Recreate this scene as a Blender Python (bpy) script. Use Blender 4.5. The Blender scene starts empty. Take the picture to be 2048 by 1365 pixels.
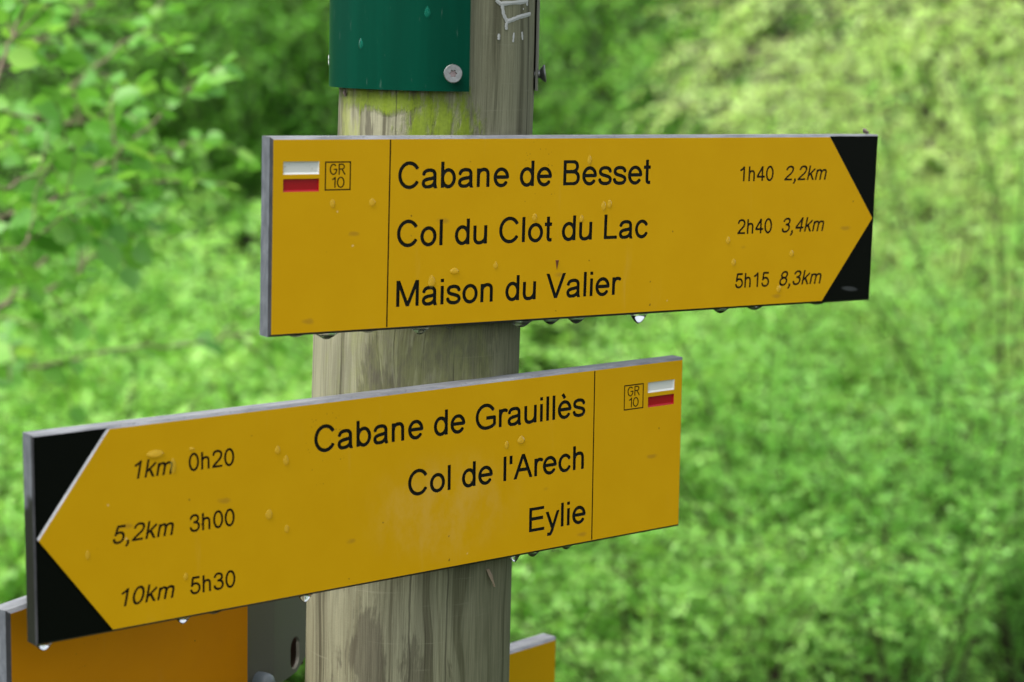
import bpy, math, random
import numpy as np
from mathutils import Matrix, Vector

# ------------------------------------------------------------------ camera, sky, sun, exposure
S = bpy.context.scene
COL = S.collection
cam_d = bpy.data.cameras.new('camera')
cam = bpy.data.objects.new('camera', cam_d)
COL.objects.link(cam)
CAM_ROT = Matrix(((0.999779, -0.021007, 0.0), (0.003149, 0.14988, -0.988699), (0.020769, 0.988481, 0.149913)))
EYE = Vector((0, 0, 1.75))
cam.matrix_world = Matrix.Translation(EYE) @ CAM_ROT.to_4x4()
F_PX = 4120.0
cam_d.sensor_width = 36
cam_d.lens = F_PX * 36 / 2048
cam_d.clip_start = 0.05
cam_d.clip_end = 600
cam_d.dof.use_dof = True
cam_d.dof.focus_distance = 1.66
cam_d.dof.aperture_fstop = 5.5
S.camera = cam

SUN_EL, SUN_AZ = 58.0, -125.0          # degrees; azimuth from +Y (view direction), negative = left
W = bpy.data.worlds.new('World'); S.world = W; W.use_nodes = True
wn = W.node_tree.nodes; wl = W.node_tree.links
bg = wn['Background']; bg.inputs['Strength'].default_value = 0.15
sky = wn.new('ShaderNodeTexSky'); sky.sky_type = 'NISHITA'; sky.sun_disc = False
sky.sun_elevation = math.radians(SUN_EL); sky.sun_rotation = math.radians(SUN_AZ)
sky.air_density = 1.0; sky.dust_density = 4.0; sky.ozone_density = 1.0
hs = wn.new('ShaderNodeHueSaturation'); hs.inputs['Saturation'].default_value = 0.35      # thin bright overcast: nearly white sky
wl.new(sky.outputs[0], hs.inputs['Color']); wl.new(hs.outputs[0], bg.inputs[0])
sd = bpy.data.lights.new('sun', 'SUN'); so = bpy.data.objects.new('sun', sd); COL.objects.link(so)
sd.energy = 1.5; sd.angle = math.radians(45); sd.color = (1.0, 0.97, 0.92)
a, e = math.radians(SUN_AZ), math.radians(SUN_EL)
sun_dir = Vector((math.sin(a) * math.cos(e), math.cos(a) * math.cos(e), math.sin(e)))
so.rotation_euler = sun_dir.to_track_quat('Z', 'Y').to_euler()
S.view_settings.view_transform = 'Standard'; S.view_settings.look = 'None'
S.view_settings.gamma = 1.0; S.view_settings.exposure = 1.05; S.view_settings.use_curve_mapping = False
S.cycles.max_bounces = 10; S.cycles.diffuse_bounces = 6; S.cycles.glossy_bounces = 3
S.cycles.transmission_bounces = 8; S.cycles.transparent_max_bounces = 12
S.cycles.caustics_reflective = False; S.cycles.sample_clamp_indirect = 6.0

# ------------------------------------------------------------------ helpers
def at(px, py, depth):
    """point seen at photograph pixel (2048 wide) at the given distance along the view axis"""
    v = Vector(((px - 1024) / F_PX, -(py - 682.5) / F_PX, -1.0)) * depth
    return EYE + CAM_ROT @ v

def link(o, parent=None):
    COL.objects.link(o)
    if parent: o.parent = parent
    return o

def mesh(name, verts, faces, mat, parent=None, smooth=False):
    me = bpy.data.meshes.new(name)
    me.from_pydata([tuple(v) for v in verts], [], [tuple(f) for f in faces])
    for m in (mat if isinstance(mat, (list, tuple)) else [mat]): me.materials.append(m)
    if smooth: me.polygons.foreach_set('use_smooth', [True] * len(me.polygons))
    me.update()
    return link(bpy.data.objects.new(name, me), parent)

def empty(name, M):
    o = bpy.data.objects.new(name, None); COL.objects.link(o)
    o.empty_display_size = 0.05; o.matrix_world = M
    return o

def tag(o, label, cat, group=None, kind=None):
    if label: o['label'] = label
    if cat: o['category'] = cat
    if group: o['group'] = group
    if kind: o['kind'] = kind
    return o

class NT:
    """small node-tree helper"""
    def __init__(s, name):
        s.m = bpy.data.materials.new(name); s.m.use_nodes = True
        s.t = s.m.node_tree; s.n = s.t.nodes; s.b = s.n['Principled BSDF']; s.out = s.n['Material Output']
    def new(s, t, **kw):
        n = s.n.new('ShaderNode' + t)
        for k, v in kw.items():
            if k in n.inputs: n.inputs[k].default_value = v
            else: setattr(n, k, v)
        return n
    def lk(s, a, b): s.t.links.new(a, b)
    def val(s, x, inp):
        if hasattr(x, 'links') or isinstance(x, bpy.types.NodeSocket): s.lk(x, inp)
        else: inp.default_value = x
    def math(s, op, a, b=0.0, c=None, clamp=False):
        n = s.n.new('ShaderNodeMath'); n.operation = op; n.use_clamp = clamp
        s.val(a, n.inputs[0]); s.val(b, n.inputs[1])
        if c is not None: s.val(c, n.inputs[2])
        return n.outputs[0]
    def mix(s, f, a, b, mode='MIX'):
        n = s.n.new('ShaderNodeMix'); n.data_type = 'RGBA'; n.blend_type = mode
        s.val(f, n.inputs[0])
        for x, i in ((a, 6), (b, 7)):
            if isinstance(x, bpy.types.NodeSocket): s.lk(x, n.inputs[i])
            else: n.inputs[i].default_value = (*x, 1)
        return n.outputs[2]
    def ramp(s, f, stops, interp='LINEAR'):
        n = s.n.new('ShaderNodeValToRGB'); n.color_ramp.interpolation = interp
        el = n.color_ramp.elements
        while len(el) < len(stops): el.new(0.5)
        for x, (p, c) in zip(el, stops):
            x.position = p; x.color = (*c, 1) if len(c) == 3 else c
        s.lk(f, n.inputs[0]); return n.outputs[0]
    def noise(s, vec, scale, detail=3, rough=0.5, dist=0.0):
        n = s.n.new('ShaderNodeTexNoise')
        n.inputs['Scale'].default_value = scale; n.inputs['Detail'].default_value = detail
        n.inputs['Roughness'].default_value = rough; n.inputs['Distortion'].default_value = dist
        if vec: s.lk(vec, n.inputs['Vector'])
        return n.outputs['Fac']
    def mapping(s, vec, scale=(1, 1, 1), loc=(0, 0, 0)):
        n = s.n.new('ShaderNodeMapping'); n.inputs['Scale'].default_value = scale; n.inputs['Location'].default_value = loc
        s.lk(vec, n.inputs['Vector']); return n.outputs[0]
    def smooth(s, x, lo, hi):
        n = s.n.new('ShaderNodeMapRange'); n.interpolation_type = 'SMOOTHSTEP'
        s.val(x, n.inputs[0]); n.inputs[1].default_value = lo; n.inputs[2].default_value = hi
        return n.outputs[0]
    def bump(s, h, strength=0.2, dist=0.001):
        n = s.n.new('ShaderNodeBump'); n.inputs['Strength'].default_value = strength; n.inputs['Distance'].default_value = dist
        s.lk(h, n.inputs['Height']); s.lk(n.outputs[0], s.b.inputs['Normal'])

def simple(name, col, rough=0.5, spec=0.5, metal=0.0):
    t = NT(name); t.b.inputs['Base Color'].default_value = (*col, 1)
    t.b.inputs['Roughness'].default_value = rough; t.b.inputs['Specular IOR Level'].default_value = spec
    t.b.inputs['Metallic'].default_value = metal
    return t

# ------------------------------------------------------------------ materials
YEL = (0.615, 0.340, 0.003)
def m_yellow():
    t = NT('yellow_laminate'); co = t.new('TexCoord').outputs['Object']
    n1 = t.noise(co, 22, 4, 0.6)
    col = t.mix(t.smooth(n1, 0.25, 0.8), (YEL[0] * .98, YEL[1] * .96, YEL[2]), (YEL[0] * 1.02, YEL[1] * 1.02, YEL[2]))
    # smudges: sparse soft brown spots, stretched sideways
    def spots(scale, r0, r1, keep, stretch):
        v = t.new('TexVoronoi'); v.inputs['Scale'].default_value = scale
        wob = t.n.new('ShaderNodeVectorMath'); wob.operation = 'ADD'
        t.lk(t.mapping(co, (1, stretch, 1)), wob.inputs[0])
        nz = t.n.new('ShaderNodeTexNoise'); nz.inputs['Scale'].default_value = scale * 3; t.lk(co, nz.inputs['Vector'])
        sc = t.n.new('ShaderNodeVectorMath'); sc.operation = 'SCALE'; sc.inputs['Scale'].default_value = 0.25 / scale
        t.lk(nz.outputs['Color'], sc.inputs[0]); t.lk(sc.outputs[0], wob.inputs[1])
        t.lk(wob.outputs[0], v.inputs['Vector'])
        d = t.smooth(v.outputs['Distance'], r1, r0)
        sp = t.n.new('ShaderNodeSeparateColor'); t.lk(v.outputs['Color'], sp.inputs[0])
        k = t.math('LESS_THAN', sp.outputs[0], keep)
        return t.math('MULTIPLY', d, k)
    col = t.mix(t.math('MULTIPLY', spots(26, 0.05, 0.20, 0.20, 2.6), 0.32), col, (0.16, 0.08, 0.03))
    col = t.mix(t.math('MULTIPLY', spots(95, 0.04, 0.11, 0.09, 1.0), 0.7), col, (0.07, 0.035, 0.012))
    col = t.mix(t.math('MULTIPLY', spots(70, 0.04, 0.08, 0.04, 1.0), 0.6), col, (0.75, 0.55, 0.25))
    sx = t.n.new('ShaderNodeSeparateXYZ'); t.lk(co, sx.inputs[0])
    dx = t.math('MULTIPLY', t.math('ADD', sx.outputs[0], 0.064), 55.0); dy = t.math('MULTIPLY', t.math('SUBTRACT', sx.outputs[1], 0.038), 30.0)
    near = t.smooth(t.math('ADD', t.math('MULTIPLY', dx, dx), t.math('MULTIPLY', dy, dy)), 1.3, 0.1)
    col = t.mix(t.math('MULTIPLY', t.math('MULTIPLY', spots(330, 0.10, 0.24, 0.45, 1.0), near), 0.8), col, (0.06, 0.03, 0.012))
    # long faint run marks and a rubbed pale haze
    st = t.noise(t.mapping(co, (55, 6, 1)), 1.0, 4, 0.65)
    col = t.mix(t.math('MULTIPLY', t.smooth(st, 0.60, 0.80), 0.10), col, (0.66, 0.46, 0.16))
    t.lk(col, t.b.inputs['Base Color'])
    t.val(t.math('ADD', 0.30, t.math('MULTIPLY', n1, 0.3)), t.b.inputs['Roughness']); t.b.inputs['Specular IOR Level'].default_value = 0.09
    t.bump(t.noise(co, 700, 2, 0.6), 0.10, 0.0006)
    return t
M_YEL_T = m_yellow(); M_YEL = M_YEL_T.m
def m_yellow_rubbed():
    t = m_yellow(); t.m.name = 'yellow_laminate_rubbed'
    base = t.b.inputs['Base Color'].links[0].from_socket
    co = t.n['Texture Coordinate'].outputs['Object']
    sx = t.n.new('ShaderNodeSeparateXYZ'); t.lk(co, sx.inputs[0])
    dx = t.math('MULTIPLY', t.math('SUBTRACT', sx.outputs[0], 0.045), 14.0)
    dy = t.math('MULTIPLY', t.math('ADD', sx.outputs[1], 0.022), 24.0)
    r2 = t.math('ADD', t.math('MULTIPLY', dx, dx), t.math('MULTIPLY', dy, dy))
    m = t.math('MULTIPLY', t.smooth(r2, 1.6, 0.0), t.smooth(t.noise(t.mapping(co, (44, 26, 1)), 1.0, 5, 0.7), 0.35, 0.75))
    t.lk(t.mix(t.math('MULTIPLY', m, 0.15), base, (0.68, 0.50, 0.24)), t.b.inputs['Base Color'])
    return t.m
M_YEL_RUB = m_yellow_rubbed()
YEL = (0.70, 0.275, 0.002)  # orange cast of the shade put into the yellow of the lower board
M_YEL_SHADED = m_yellow().m; M_YEL_SHADED.name = 'yellow_laminate_shaded'

def m_edge(name, c0, c1, dark_below=False):
    t = NT(name); co = t.new('TexCoord').outputs['Object']
    n = t.noise(t.mapping(co, (30, 60, 200)), 1.0, 5, 0.65)
    col = t.mix(t.smooth(n, 0.3, 0.75), c0, c1)
    n2 = t.noise(co, 400, 2, 0.5)
    col = t.mix(t.math('MULTIPLY', t.smooth(n2, 0.62, 0.75), 0.5), col, (c0[0] * .35, c0[1] * .35, c0[2] * .35))
    if dark_below:
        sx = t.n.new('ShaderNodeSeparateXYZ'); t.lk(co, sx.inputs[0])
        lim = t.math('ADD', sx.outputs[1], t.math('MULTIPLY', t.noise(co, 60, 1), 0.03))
        m = t.smooth(lim, 0.050, 0.036)  # side edge turns near black below a wavy height
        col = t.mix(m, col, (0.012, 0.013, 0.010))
    t.lk(col, t.b.inputs['Base Color'])
    t.b.inputs['Roughness'].default_value = 0.5; t.b.inputs['Specular IOR Level'].default_value = 0.2
    t.bump(t.noise(t.mapping(co, (60, 500, 500)), 1.0, 3), 0.15, 0.0005)
    return t.m
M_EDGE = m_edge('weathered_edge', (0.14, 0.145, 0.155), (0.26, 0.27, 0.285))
M_EDGE_GLINT = m_edge('sky_glint_slope', (0.30, 0.31, 0.32), (0.45, 0.46, 0.47))  # sky glint put into the colour of one upward slope
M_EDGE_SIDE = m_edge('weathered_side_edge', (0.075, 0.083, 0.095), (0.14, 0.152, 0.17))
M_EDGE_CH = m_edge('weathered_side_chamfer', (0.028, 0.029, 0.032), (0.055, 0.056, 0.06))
M_EDGE_DARK_LOW = m_edge('weathered_side_edge_dark_low', (0.075, 0.083, 0.095), (0.14, 0.152, 0.17), True)
M_EDGE_SHADED = simple('black_core_edge_shaded', (0.012, 0.012, 0.010), 0.35, 0.5).m  # underside edge and back: shade put into a blacker core colour
M_BLACK = simple('black_core', (0.006, 0.006, 0.006), 0.28, 0.35).m
def m_black_scratched():
    t = NT('black_core_scratched'); co = t.new('TexCoord').outputs['Object']
    v = t.noise(t.mapping(co, (120, 300, 1)), 1.0, 2, 0.5, 0.6)
    c = t.mix(t.smooth(v, 0.76, 0.80), (0.0020, 0.0028, 0.0020), (0.05, 0.05, 0.045))
    sx = t.n.new('ShaderNodeSeparateXYZ'); t.lk(co, sx.inputs[0])
    dx = t.math('MULTIPLY', t.math('SUBTRACT', sx.outputs[0], 0.2755), 95.0); dy = t.math('MULTIPLY', t.math('ADD', t.math('ADD', sx.outputs[1], 0.0628), t.math('MULTIPLY', t.math('SUBTRACT', sx.outputs[0], 0.2755), 0.12)), 420.0)
    r2 = t.math('ADD', t.math('MULTIPLY', dx, dx), t.math('MULTIPLY', dy, dy))
    c = t.mix(t.math('MULTIPLY', t.smooth(r2, 1.2, 0.2), 0.8), c, (0.055, 0.06, 0.06))
    t.lk(c, t.b.inputs['Base Color'])
    t.b.inputs['Roughness'].default_value = 0.35; t.b.inputs['Specular IOR Level'].default_value = 0.12
    return t.m
M_BLACK_FLOOR = m_black_scratched()
M_BROWN = simple('dark_brown_engraving', (0.010, 0.006, 0.003), 0.4, 0.2).m
def m_paint(name, c, dirt):
    t = NT(name); co = t.new('TexCoord').outputs['Object']
    n = t.noise(co, 160, 4, 0.7)
    t.lk(t.mix(t.smooth(n, 0.60, 0.72), c, dirt), t.b.inputs['Base Color'])
    t.b.inputs['Roughness'].default_value = 0.3
    return t.m
M_WHITE = m_paint('white_paint', (0.66, 0.67, 0.62), (0.44, 0.42, 0.32))
M_RED = m_paint('red_paint', (0.36, 0.002, 0.007), (0.27, 0.002, 0.006))

def m_wood():
    t = NT('weathered_post_wood'); uv = t.new('UVMap').outputs[0]
    sx = t.n.new('ShaderNodeSeparateXYZ'); t.lk(uv, sx.inputs[0])
    u, v = sx.outputs[0], sx.outputs[1]
    warp = t.noise(t.mapping(uv, (9, 2.2, 1)), 1.0, 3, 0.55)
    uw = t.math('ADD', u, t.math('MULTIPLY', t.math('SUBTRACT', warp, 0.5), 0.085))
    cmb = t.n.new('ShaderNodeCombineXYZ'); t.lk(uw, cmb.inputs[0]); t.lk(v, cmb.inputs[1])
    cv = cmb.outputs[0]
    bands = t.noise(t.mapping(cv, (52, 1.3, 1)), 1.0, 3, 0.55)
    bands = t.math('ADD', t.math('MULTIPLY', bands, 0.72), t.math('MULTIPLY', t.noise(t.mapping(cv, (150, 1.6, 1), (5, 0, 0)), 1.0, 2, 0.5), 0.28))
    col = t.ramp(bands, [(0.36, (0.085, 0.078, 0.054)), (0.425, (0.155, 0.148, 0.104)), (0.455, (0.255, 0.25, 0.182)), (0.56, (0.335, 0.33, 0.240)), (0.64, (0.225, 0.217, 0.152))])
    # dark weathered patches with crisp ragged edges
    pn = t.noise(t.mapping(cv, (17, 4.5, 1), (3.1, 0.7, 0)), 1.0, 6, 0.62)
    pf = t.noise(t.mapping(cv, (420, 12, 1)), 1.0, 2, 0.6)
    pm = t.smooth(t.math('ADD', pn, t.math('MULTIPLY', t.math('SUBTRACT', pf, 0.5), 0.16)), 0.535, 0.58)
    dark = t.mix(pf, (0.0585, 0.0515, 0.0390), (0.1482, 0.1326, 0.1014))
    col = t.mix(t.math('MULTIPLY', pm, 0.70), col, dark)
    # fine fibres and cross scratches
    fib = t.noise(t.mapping(uv, (900, 14, 1)), 1.0, 3, 0.7)
    col = t.mix(t.smooth(fib, 0.30, 0.70), t.mix(1.0, col, (0.72, 0.72, 0.70), 'MULTIPLY'), t.mix(1.0, col, (1.12, 1.12, 1.10), 'MULTIPLY'))
    scr = t.noise(t.mapping(uv, (9, 260, 1)), 1.0, 4, 0.6)
    col = t.mix(t.math('MULTIPLY', t.smooth(scr, 0.62, 0.70), 0.30), col, (0.3900, 0.3822, 0.2964))
    chk = t.noise(t.mapping(cv, (230, 5.5, 1), (1.7, 0, 0)), 1.0, 2, 0.5)
    chk2 = t.noise(t.mapping(uv, (14, 7, 1)), 1.0, 2)
    ck = t.math('MULTIPLY', t.smooth(chk, 0.665, 0.70), t.smooth(chk2, 0.42, 0.52))
    col = t.mix(t.math('MULTIPLY', ck, 0.65), col, (0.045, 0.036, 0.024))
    col = t.mix(0.8, col, t.mix(1.0, col, (0.80, 0.80, 0.71), 'MULTIPLY'))
    # green algae film, thickest to the right of the face turned to the viewer
    al = t.math('MULTIPLY', t.smooth(t.math('ADD', u, t.math('MULTIPLY', t.math('SUBTRACT', t.noise(uv, 24, 4), 0.5), 0.09)), -0.035, 0.075), t.math('SUBTRACT', 0.62, t.math('MULTIPLY', t.smooth(v, 1.58, 1.66), 0.34)))
    col = t.mix(al, col, t.mix(t.smooth(fib, 0.3, 0.7), (0.0663, 0.0741, 0.0312), (0.1248, 0.1287, 0.0663)))
    # bright moss under the green plate
    def blob(cu, cvv, su, sv):
        du = t.math('MULTIPLY', t.math('SUBTRACT', u, cu), 1 / su); dv = t.math('MULTIPLY', t.math('SUBTRACT', v, cvv), 1 / sv)
        return t.math('SUBTRACT', 1.0, t.math('ADD', t.math('MULTIPLY', du, du), t.math('MULTIPLY', dv, dv)))
    mn = t.math('MULTIPLY', t.math('SUBTRACT', t.noise(t.mapping(uv, (95, 26, 1)), 1.0, 6, 0.72), 0.5), 3.2)
    m1 = t.math('MAXIMUM', blob(0.008, 1.668, 0.042, 0.044), blob(-0.045, 1.692, 0.075, 0.013))
    m2 = t.smooth(t.math('ADD', m1, mn), 0.15, 0.9)
    col = t.mix(t.math('MULTIPLY', m2, 0.9), col, t.mix(t.noise(uv, 300, 3), (0.09, 0.14, 0.004), (0.22, 0.31, 0.010)))
    m3 = t.smooth(t.math('ADD', blob(-0.088, 1.64, 0.028, 0.10), mn), 0.25, 1.1)
    col = t.mix(t.math('MULTIPLY', m3, 0.6), col, (0.3276, 0.3666, 0.1014))
    m4 = t.smooth(t.math('ADD', blob(0.0, 1.46, 0.10, 0.13), mn), 0.3, 1.3)
    col = t.mix(t.math('MULTIPLY', m4, 0.45), col, (0.2340, 0.2574, 0.0858))
    # drying cracks
    for cu, v0, v1, wd in ((0.004, 1.0, 1.36, 0.0006), (0.034, 1.05, 1.5, 0.0005), (0.017, 1.4, 1.47, 0.0005), (-0.03, 1.6, 1.9, 0.0005)):
        w = t.math('ABSOLUTE', t.math('SUBTRACT', t.math('ADD', u, t.math('MULTIPLY', t.math('SUBTRACT', t.noise(t.mapping(uv, (30, 22, 1)), 1.0, 2), 0.5), 0.006)), cu))
        k = t.math('MULTIPLY', t.smooth(w, wd * 1.8, wd * 0.6), t.math('MULTIPLY', t.smooth(v, v0, v0 + .02), t.smooth(v, v1, v1 - .02)))
        col = t.mix(t.math('MULTIPLY', k, 0.6), col, (0.035, 0.032, 0.02))
    t.lk(col, t.b.inputs['Base Color'])
    t.b.inputs['Roughness'].default_value = 0.75; t.b.inputs['Specular IOR Level'].default_value = 0.25
    h = t.math('ADD', t.math('MULTIPLY', fib, 0.6), t.math('MULTIPLY', m2, 2.2))
    h = t.math('ADD', h, t.math('MULTIPLY', t.noise(uv, 260, 4, 0.7), 0.5)); h = t.math('SUBTRACT', h, t.math('MULTIPLY', ck, 0.9))
    t.bump(h, 0.5, 0.0012)
    return t.m
M_WOOD = m_wood()
def m_green():
    t = NT('green_plastic'); co = t.new('TexCoord').outputs['Object']
    n = t.noise(t.mapping(co, (40, 40, 3)), 1.0, 4, 0.6)
    c = t.mix(t.smooth(n, 0.35, 0.7), (0.0002, 0.038, 0.021), (0.0003, 0.048, 0.027))
    n2 = t.noise(t.mapping(co, (200, 200, 40)), 1.0, 3, 0.6)
    c = t.mix(t.math('MULTIPLY', t.smooth(n2, 0.66, 0.72), 0.14), c, (0.20, 0.28, 0.25))
    t.lk(c, t.b.inputs['Base Color']); t.b.inputs['Roughness'].default_value = 0.3; t.b.inputs['Specular IOR Level'].default_value = 0.06
    t.bump(t.noise(co, 120, 3), 0.05, 0.001)
    return t.m
M_GREEN = m_green()
M_GREY_PLATE = simple('grey_plastic_sheet', (0.17, 0.17, 0.14), 0.5).m
def m_steel(name, c, rough):
    t = NT(name); co = t.new('TexCoord').outputs['Object']
    t.lk(t.mix(t.smooth(t.noise(co, 300, 4, 0.7), 0.35, 0.7), [x * .75 for x in c], c), t.b.inputs['Base Color'])
    t.b.inputs['Metallic'].default_value = 1.0; t.b.inputs['Roughness'].default_value = rough
    return t.m
M_STEEL = m_steel('stainless_steel', (0.29, 0.30, 0.29), 0.42)
M_STEEL_DARK = m_steel('recess_steel', (0.30, 0.24, 0.23), 0.4)
M_GALV = simple('galvanised_steel', (0.17, 0.163, 0.128), 0.5).m
M_NUT = simple('grey_plastic_cap', (0.24, 0.28, 0.31), 0.4).m
M_CHALK = simple('white_marker_ink', (0.42, 0.43, 0.41), 0.6).m
M_WHITE_INK = simple('white_print', (0.75, 0.78, 0.76), 0.5).m
M_DRY = simple('dried_plant_scrap', (0.22, 0.17, 0.15), 0.8).m
M_SPLINTER = simple('dry_splinter_wood', (0.26, 0.20, 0.13), 0.8).m
def m_water():
    t = NT('water_drop')
    g = t.new('BsdfGlass'); g.inputs['IOR'].default_value = 1.333; g.inputs['Roughness'].default_value = 0.0
    t.lk(g.outputs[0], t.out.inputs[0]); return t.m
M_WATER = m_water()
def m_bead():
    t = NT('water_bead')
    tr = t.new('BsdfTransparent'); gl = t.new('BsdfGlossy'); gl.inputs['Roughness'].default_value = 0.2
    df = t.new('BsdfDiffuse'); df.inputs['Color'].default_value = (0.90, 0.68, 0.10, 1)
    fr = t.new('Fresnel'); fr.inputs['IOR'].default_value = 1.13
    m0 = t.new('MixShader'); m0.inputs[0].default_value = 0.20
    t.lk(tr.outputs[0], m0.inputs[1]); t.lk(df.outputs[0], m0.inputs[2])
    m = t.new('MixShader'); t.lk(fr.outputs[0], m.inputs[0]); t.lk(m0.outputs[0], m.inputs[1]); t.lk(gl.outputs[0], m.inputs[2])
    t.lk(m.outputs[0], t.out.inputs[0]); return t.m
M_BEAD = m_bead()
M_BEAD_CLEAR = M_BEAD.copy(); M_BEAD_CLEAR.name = 'clear_water_bead'
M_BEAD_CLEAR.node_tree.nodes['Fresnel'].inputs['IOR'].default_value = 1.10
M_BEAD_CLEAR.node_tree.nodes['Diffuse BSDF'].inputs['Color'].default_value = (0.02, 0.30, 0.20, 1)

# ------------------------------------------------------------------ lettering: monoline strokes -> outlines by a distance field
def bez(p0, p1, p2, p3, n=10):
    t = np.linspace(0, 1, n + 1)[1:, None]
    return (1 - t) ** 3 * p0 + 3 * (1 - t) ** 2 * t * p1 + 3 * (1 - t) * t ** 2 * p2 + t ** 3 * p3
def path(s):
    """'x y L x y C x y x y x y' -> polyline"""
    tk = s.replace('C', ' C ').replace('L', ' L ').split(); i = 2
    pts = [np.array([float(tk[0]), float(tk[1])])]
    while i < len(tk):
        c = tk[i]; i += 1
        if c == 'L': pts.append(np.array([float(tk[i]), float(tk[i + 1])])); i += 2
        else:
            q = [np.array([float(tk[i + 2 * k]), float(tk[i + 2 * k + 1])]) for k in range(3)]; i += 6
            pts += list(bez(pts[-1], *q))
    return np.array(pts)
def ell(cx, cy, rx, ry, a0=0, a1=360, n=40):
    t = np.radians(np.linspace(a0, a1, n + 1))
    return np.stack([cx + rx * np.cos(t), cy + ry * np.sin(t)], 1)
ST = lambda x, y0, y1: path('%g %g L %g %g' % (x, y0, x, y1))
GLYPH = {   # advance, strokes, (clip low, clip high)
 'C': (1479, [ell(775, 733, 585, 670, 31, 329)], None),
 'a': (1139, [path('178 735 C 205 920 330 998 560 998 C 790 998 880 910 880 720 L 880 330 C 880 160 892 75 945 -5'),
              path('882 600 C 760 535 640 532 500 512 C 270 480 165 410 165 280 C 165 140 270 64 430 64 C 640 64 880 170 882 430')], (-26, 1600)),
 'b': (1139, [ST(222, 0, 1466), ell(592, 531, 372, 467)], None),
 'd': (1139, [ST(917, 0, 1466), ell(547, 531, 372, 467)], None),
 'e': (1139, [np.vstack([path('165 548 L 975 548'), ell(570, 531, 405, 467, 2, 326)])], None),
 'n': (1139, [ST(222, 0, 1062), path('222 600 C 222 860 370 998 560 998 C 760 998 842 890 842 680 L 842 0')], None),
 'h': (1139, [ST(222, 0, 1466), path('222 600 C 222 860 370 998 560 998 C 760 998 842 890 842 680 L 842 0')], None),
 'm': (1706, [ST(222, 0, 1062), path('222 600 C 222 870 360 998 530 998 C 710 998 790 900 790 690 L 790 0'), path('790 600 C 790 870 930 998 1110 998 C 1320 998 1410 910 1410 690 L 1410 0')], None),
 'o': (1139, [ell(569, 531, 405, 467)], None),
 'l': (455, [ST(222, 0, 1466)], None),
 'i': (455, [ST(222, 0, 1062), ST(222, 1262, 1466)], None),
 'u': (1139, [path('218 1062 L 218 400 C 218 170 310 64 500 64 C 740 64 913 220 913 470'), ST(913, 0, 1062)], None),
 'c': (1024, [ell(550, 531, 388, 467, 30, 332)], None),
 's': (1024, [path('870 745 C 850 915 720 998 510 998 C 300 998 165 920 165 770 C 165 640 270 590 510 535 C 770 475 880 420 880 285 C 880 140 740 64 525 64 C 290 64 150 150 130 335')], None),
 't': (569, [path('278 1440 L 278 280 C 278 120 330 80 420 80 L 530 84'), path('36 992 L 528 992')], None),
 'r': (682, [ST(222, 0, 1062), path('222 600 C 240 850 350 985 500 985 C 570 985 620 965 680 930')], None),
 'B': (1366, [ST(240, 0, 1466), path('240 1383 L 690 1383 C 960 1383 1080 1280 1080 1095 C 1080 910 950 793 700 793 L 240 793'), path('240 793 L 740 793 C 1030 793 1165 650 1165 445 C 1165 200 1010 83 740 83 L 240 83')], (0, 1466)),
 'L': (1139, [ST(247, 0, 1466), path('160 87 L 1070 87')], (0, 1466)),
 'M': (1706, [ST(240, 0, 1466), ST(1466, 0, 1466), path('225 1530 L 880 -30'), path('1481 1530 L 826 -30')], (0, 1466)),
 'V': (1366, [path('70 1570 L 710 -60'), path('1296 1570 L 656 -60')], (0, 1466)),
 'A': (1366, [path('70 -100 L 712 1530'), path('1296 -100 L 654 1530'), path('330 530 L 1036 530')], (0, 1466)),
 'G': (1593, [np.vstack([ell(800, 733, 612, 670, 31, 275), path('860 64 C 1080 70 1290 150 1408 250 L 1408 655 L 825 655')])], None),
 'E': (1366, [ST(255, 0, 1466), path('255 1383 L 1245 1383'), path('255 778 L 1180 778'), path('255 83 L 1280 83')], (0, 1466)),
 'y': (1024, [path('85 1110 L 540 -30'), path('940 1110 L 520 -20 C 450 -200 420 -330 280 -335 L 130 -318')], (-430, 1062)),
 "'": (391, [path('195 1466 L 195 955')], None),
 'è': (1139, [np.vstack([path('165 548 L 975 548'), ell(570, 531, 405, 467, 2, 326)]), path('400 1490 L 590 1215')], None),
 'k': (1024, [ST(216, 0, 1466), path('940 1140 L 170 390'), path('455 690 L 960 -70')], (0, 1466)),
 '0': (1139, [ell(569, 733, 400, 672)], None),
 '1': (1139, [ST(680, 0, 1470), path('690 1420 C 600 1270 430 1150 225 1080')], (0, 1470)),
 '2': (1139, [path('165 1035 C 180 1270 320 1385 560 1385 C 800 1385 945 1250 945 1060 C 945 850 800 700 560 500 C 330 310 200 200 150 87'), path('60 87 L 1030 87')], (0, 1600)),
 '3': (1139, [path('170 1085 C 210 1290 340 1385 530 1385 C 750 1385 885 1270 885 1095 C 885 910 740 790 440 790'), path('480 790 C 800 790 960 660 960 440 C 960 210 790 64 550 64 C 320 64 170 190 150 400')], None),
 '4': (1139, [ST(760, 0, 1466), path('800 1466 L 110 427'), path('70 427 L 1080 427')], (0, 1466)),
 '5': (1139, [path('990 1379 L 330 1379 L 235 715 C 330 840 430 890 560 890 C 800 890 970 720 970 480 C 970 230 800 64 550 64 C 320 64 180 180 150 400')], None),
 '8': (1139, [ell(569, 1085, 345, 300), ell(569, 425, 408, 362)], None),
 ',': (569, [path('275 205 L 275 0'), path('325 60 C 325 -110 280 -220 180 -270')], None),
 ' ': (569, [], None),
}
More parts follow.
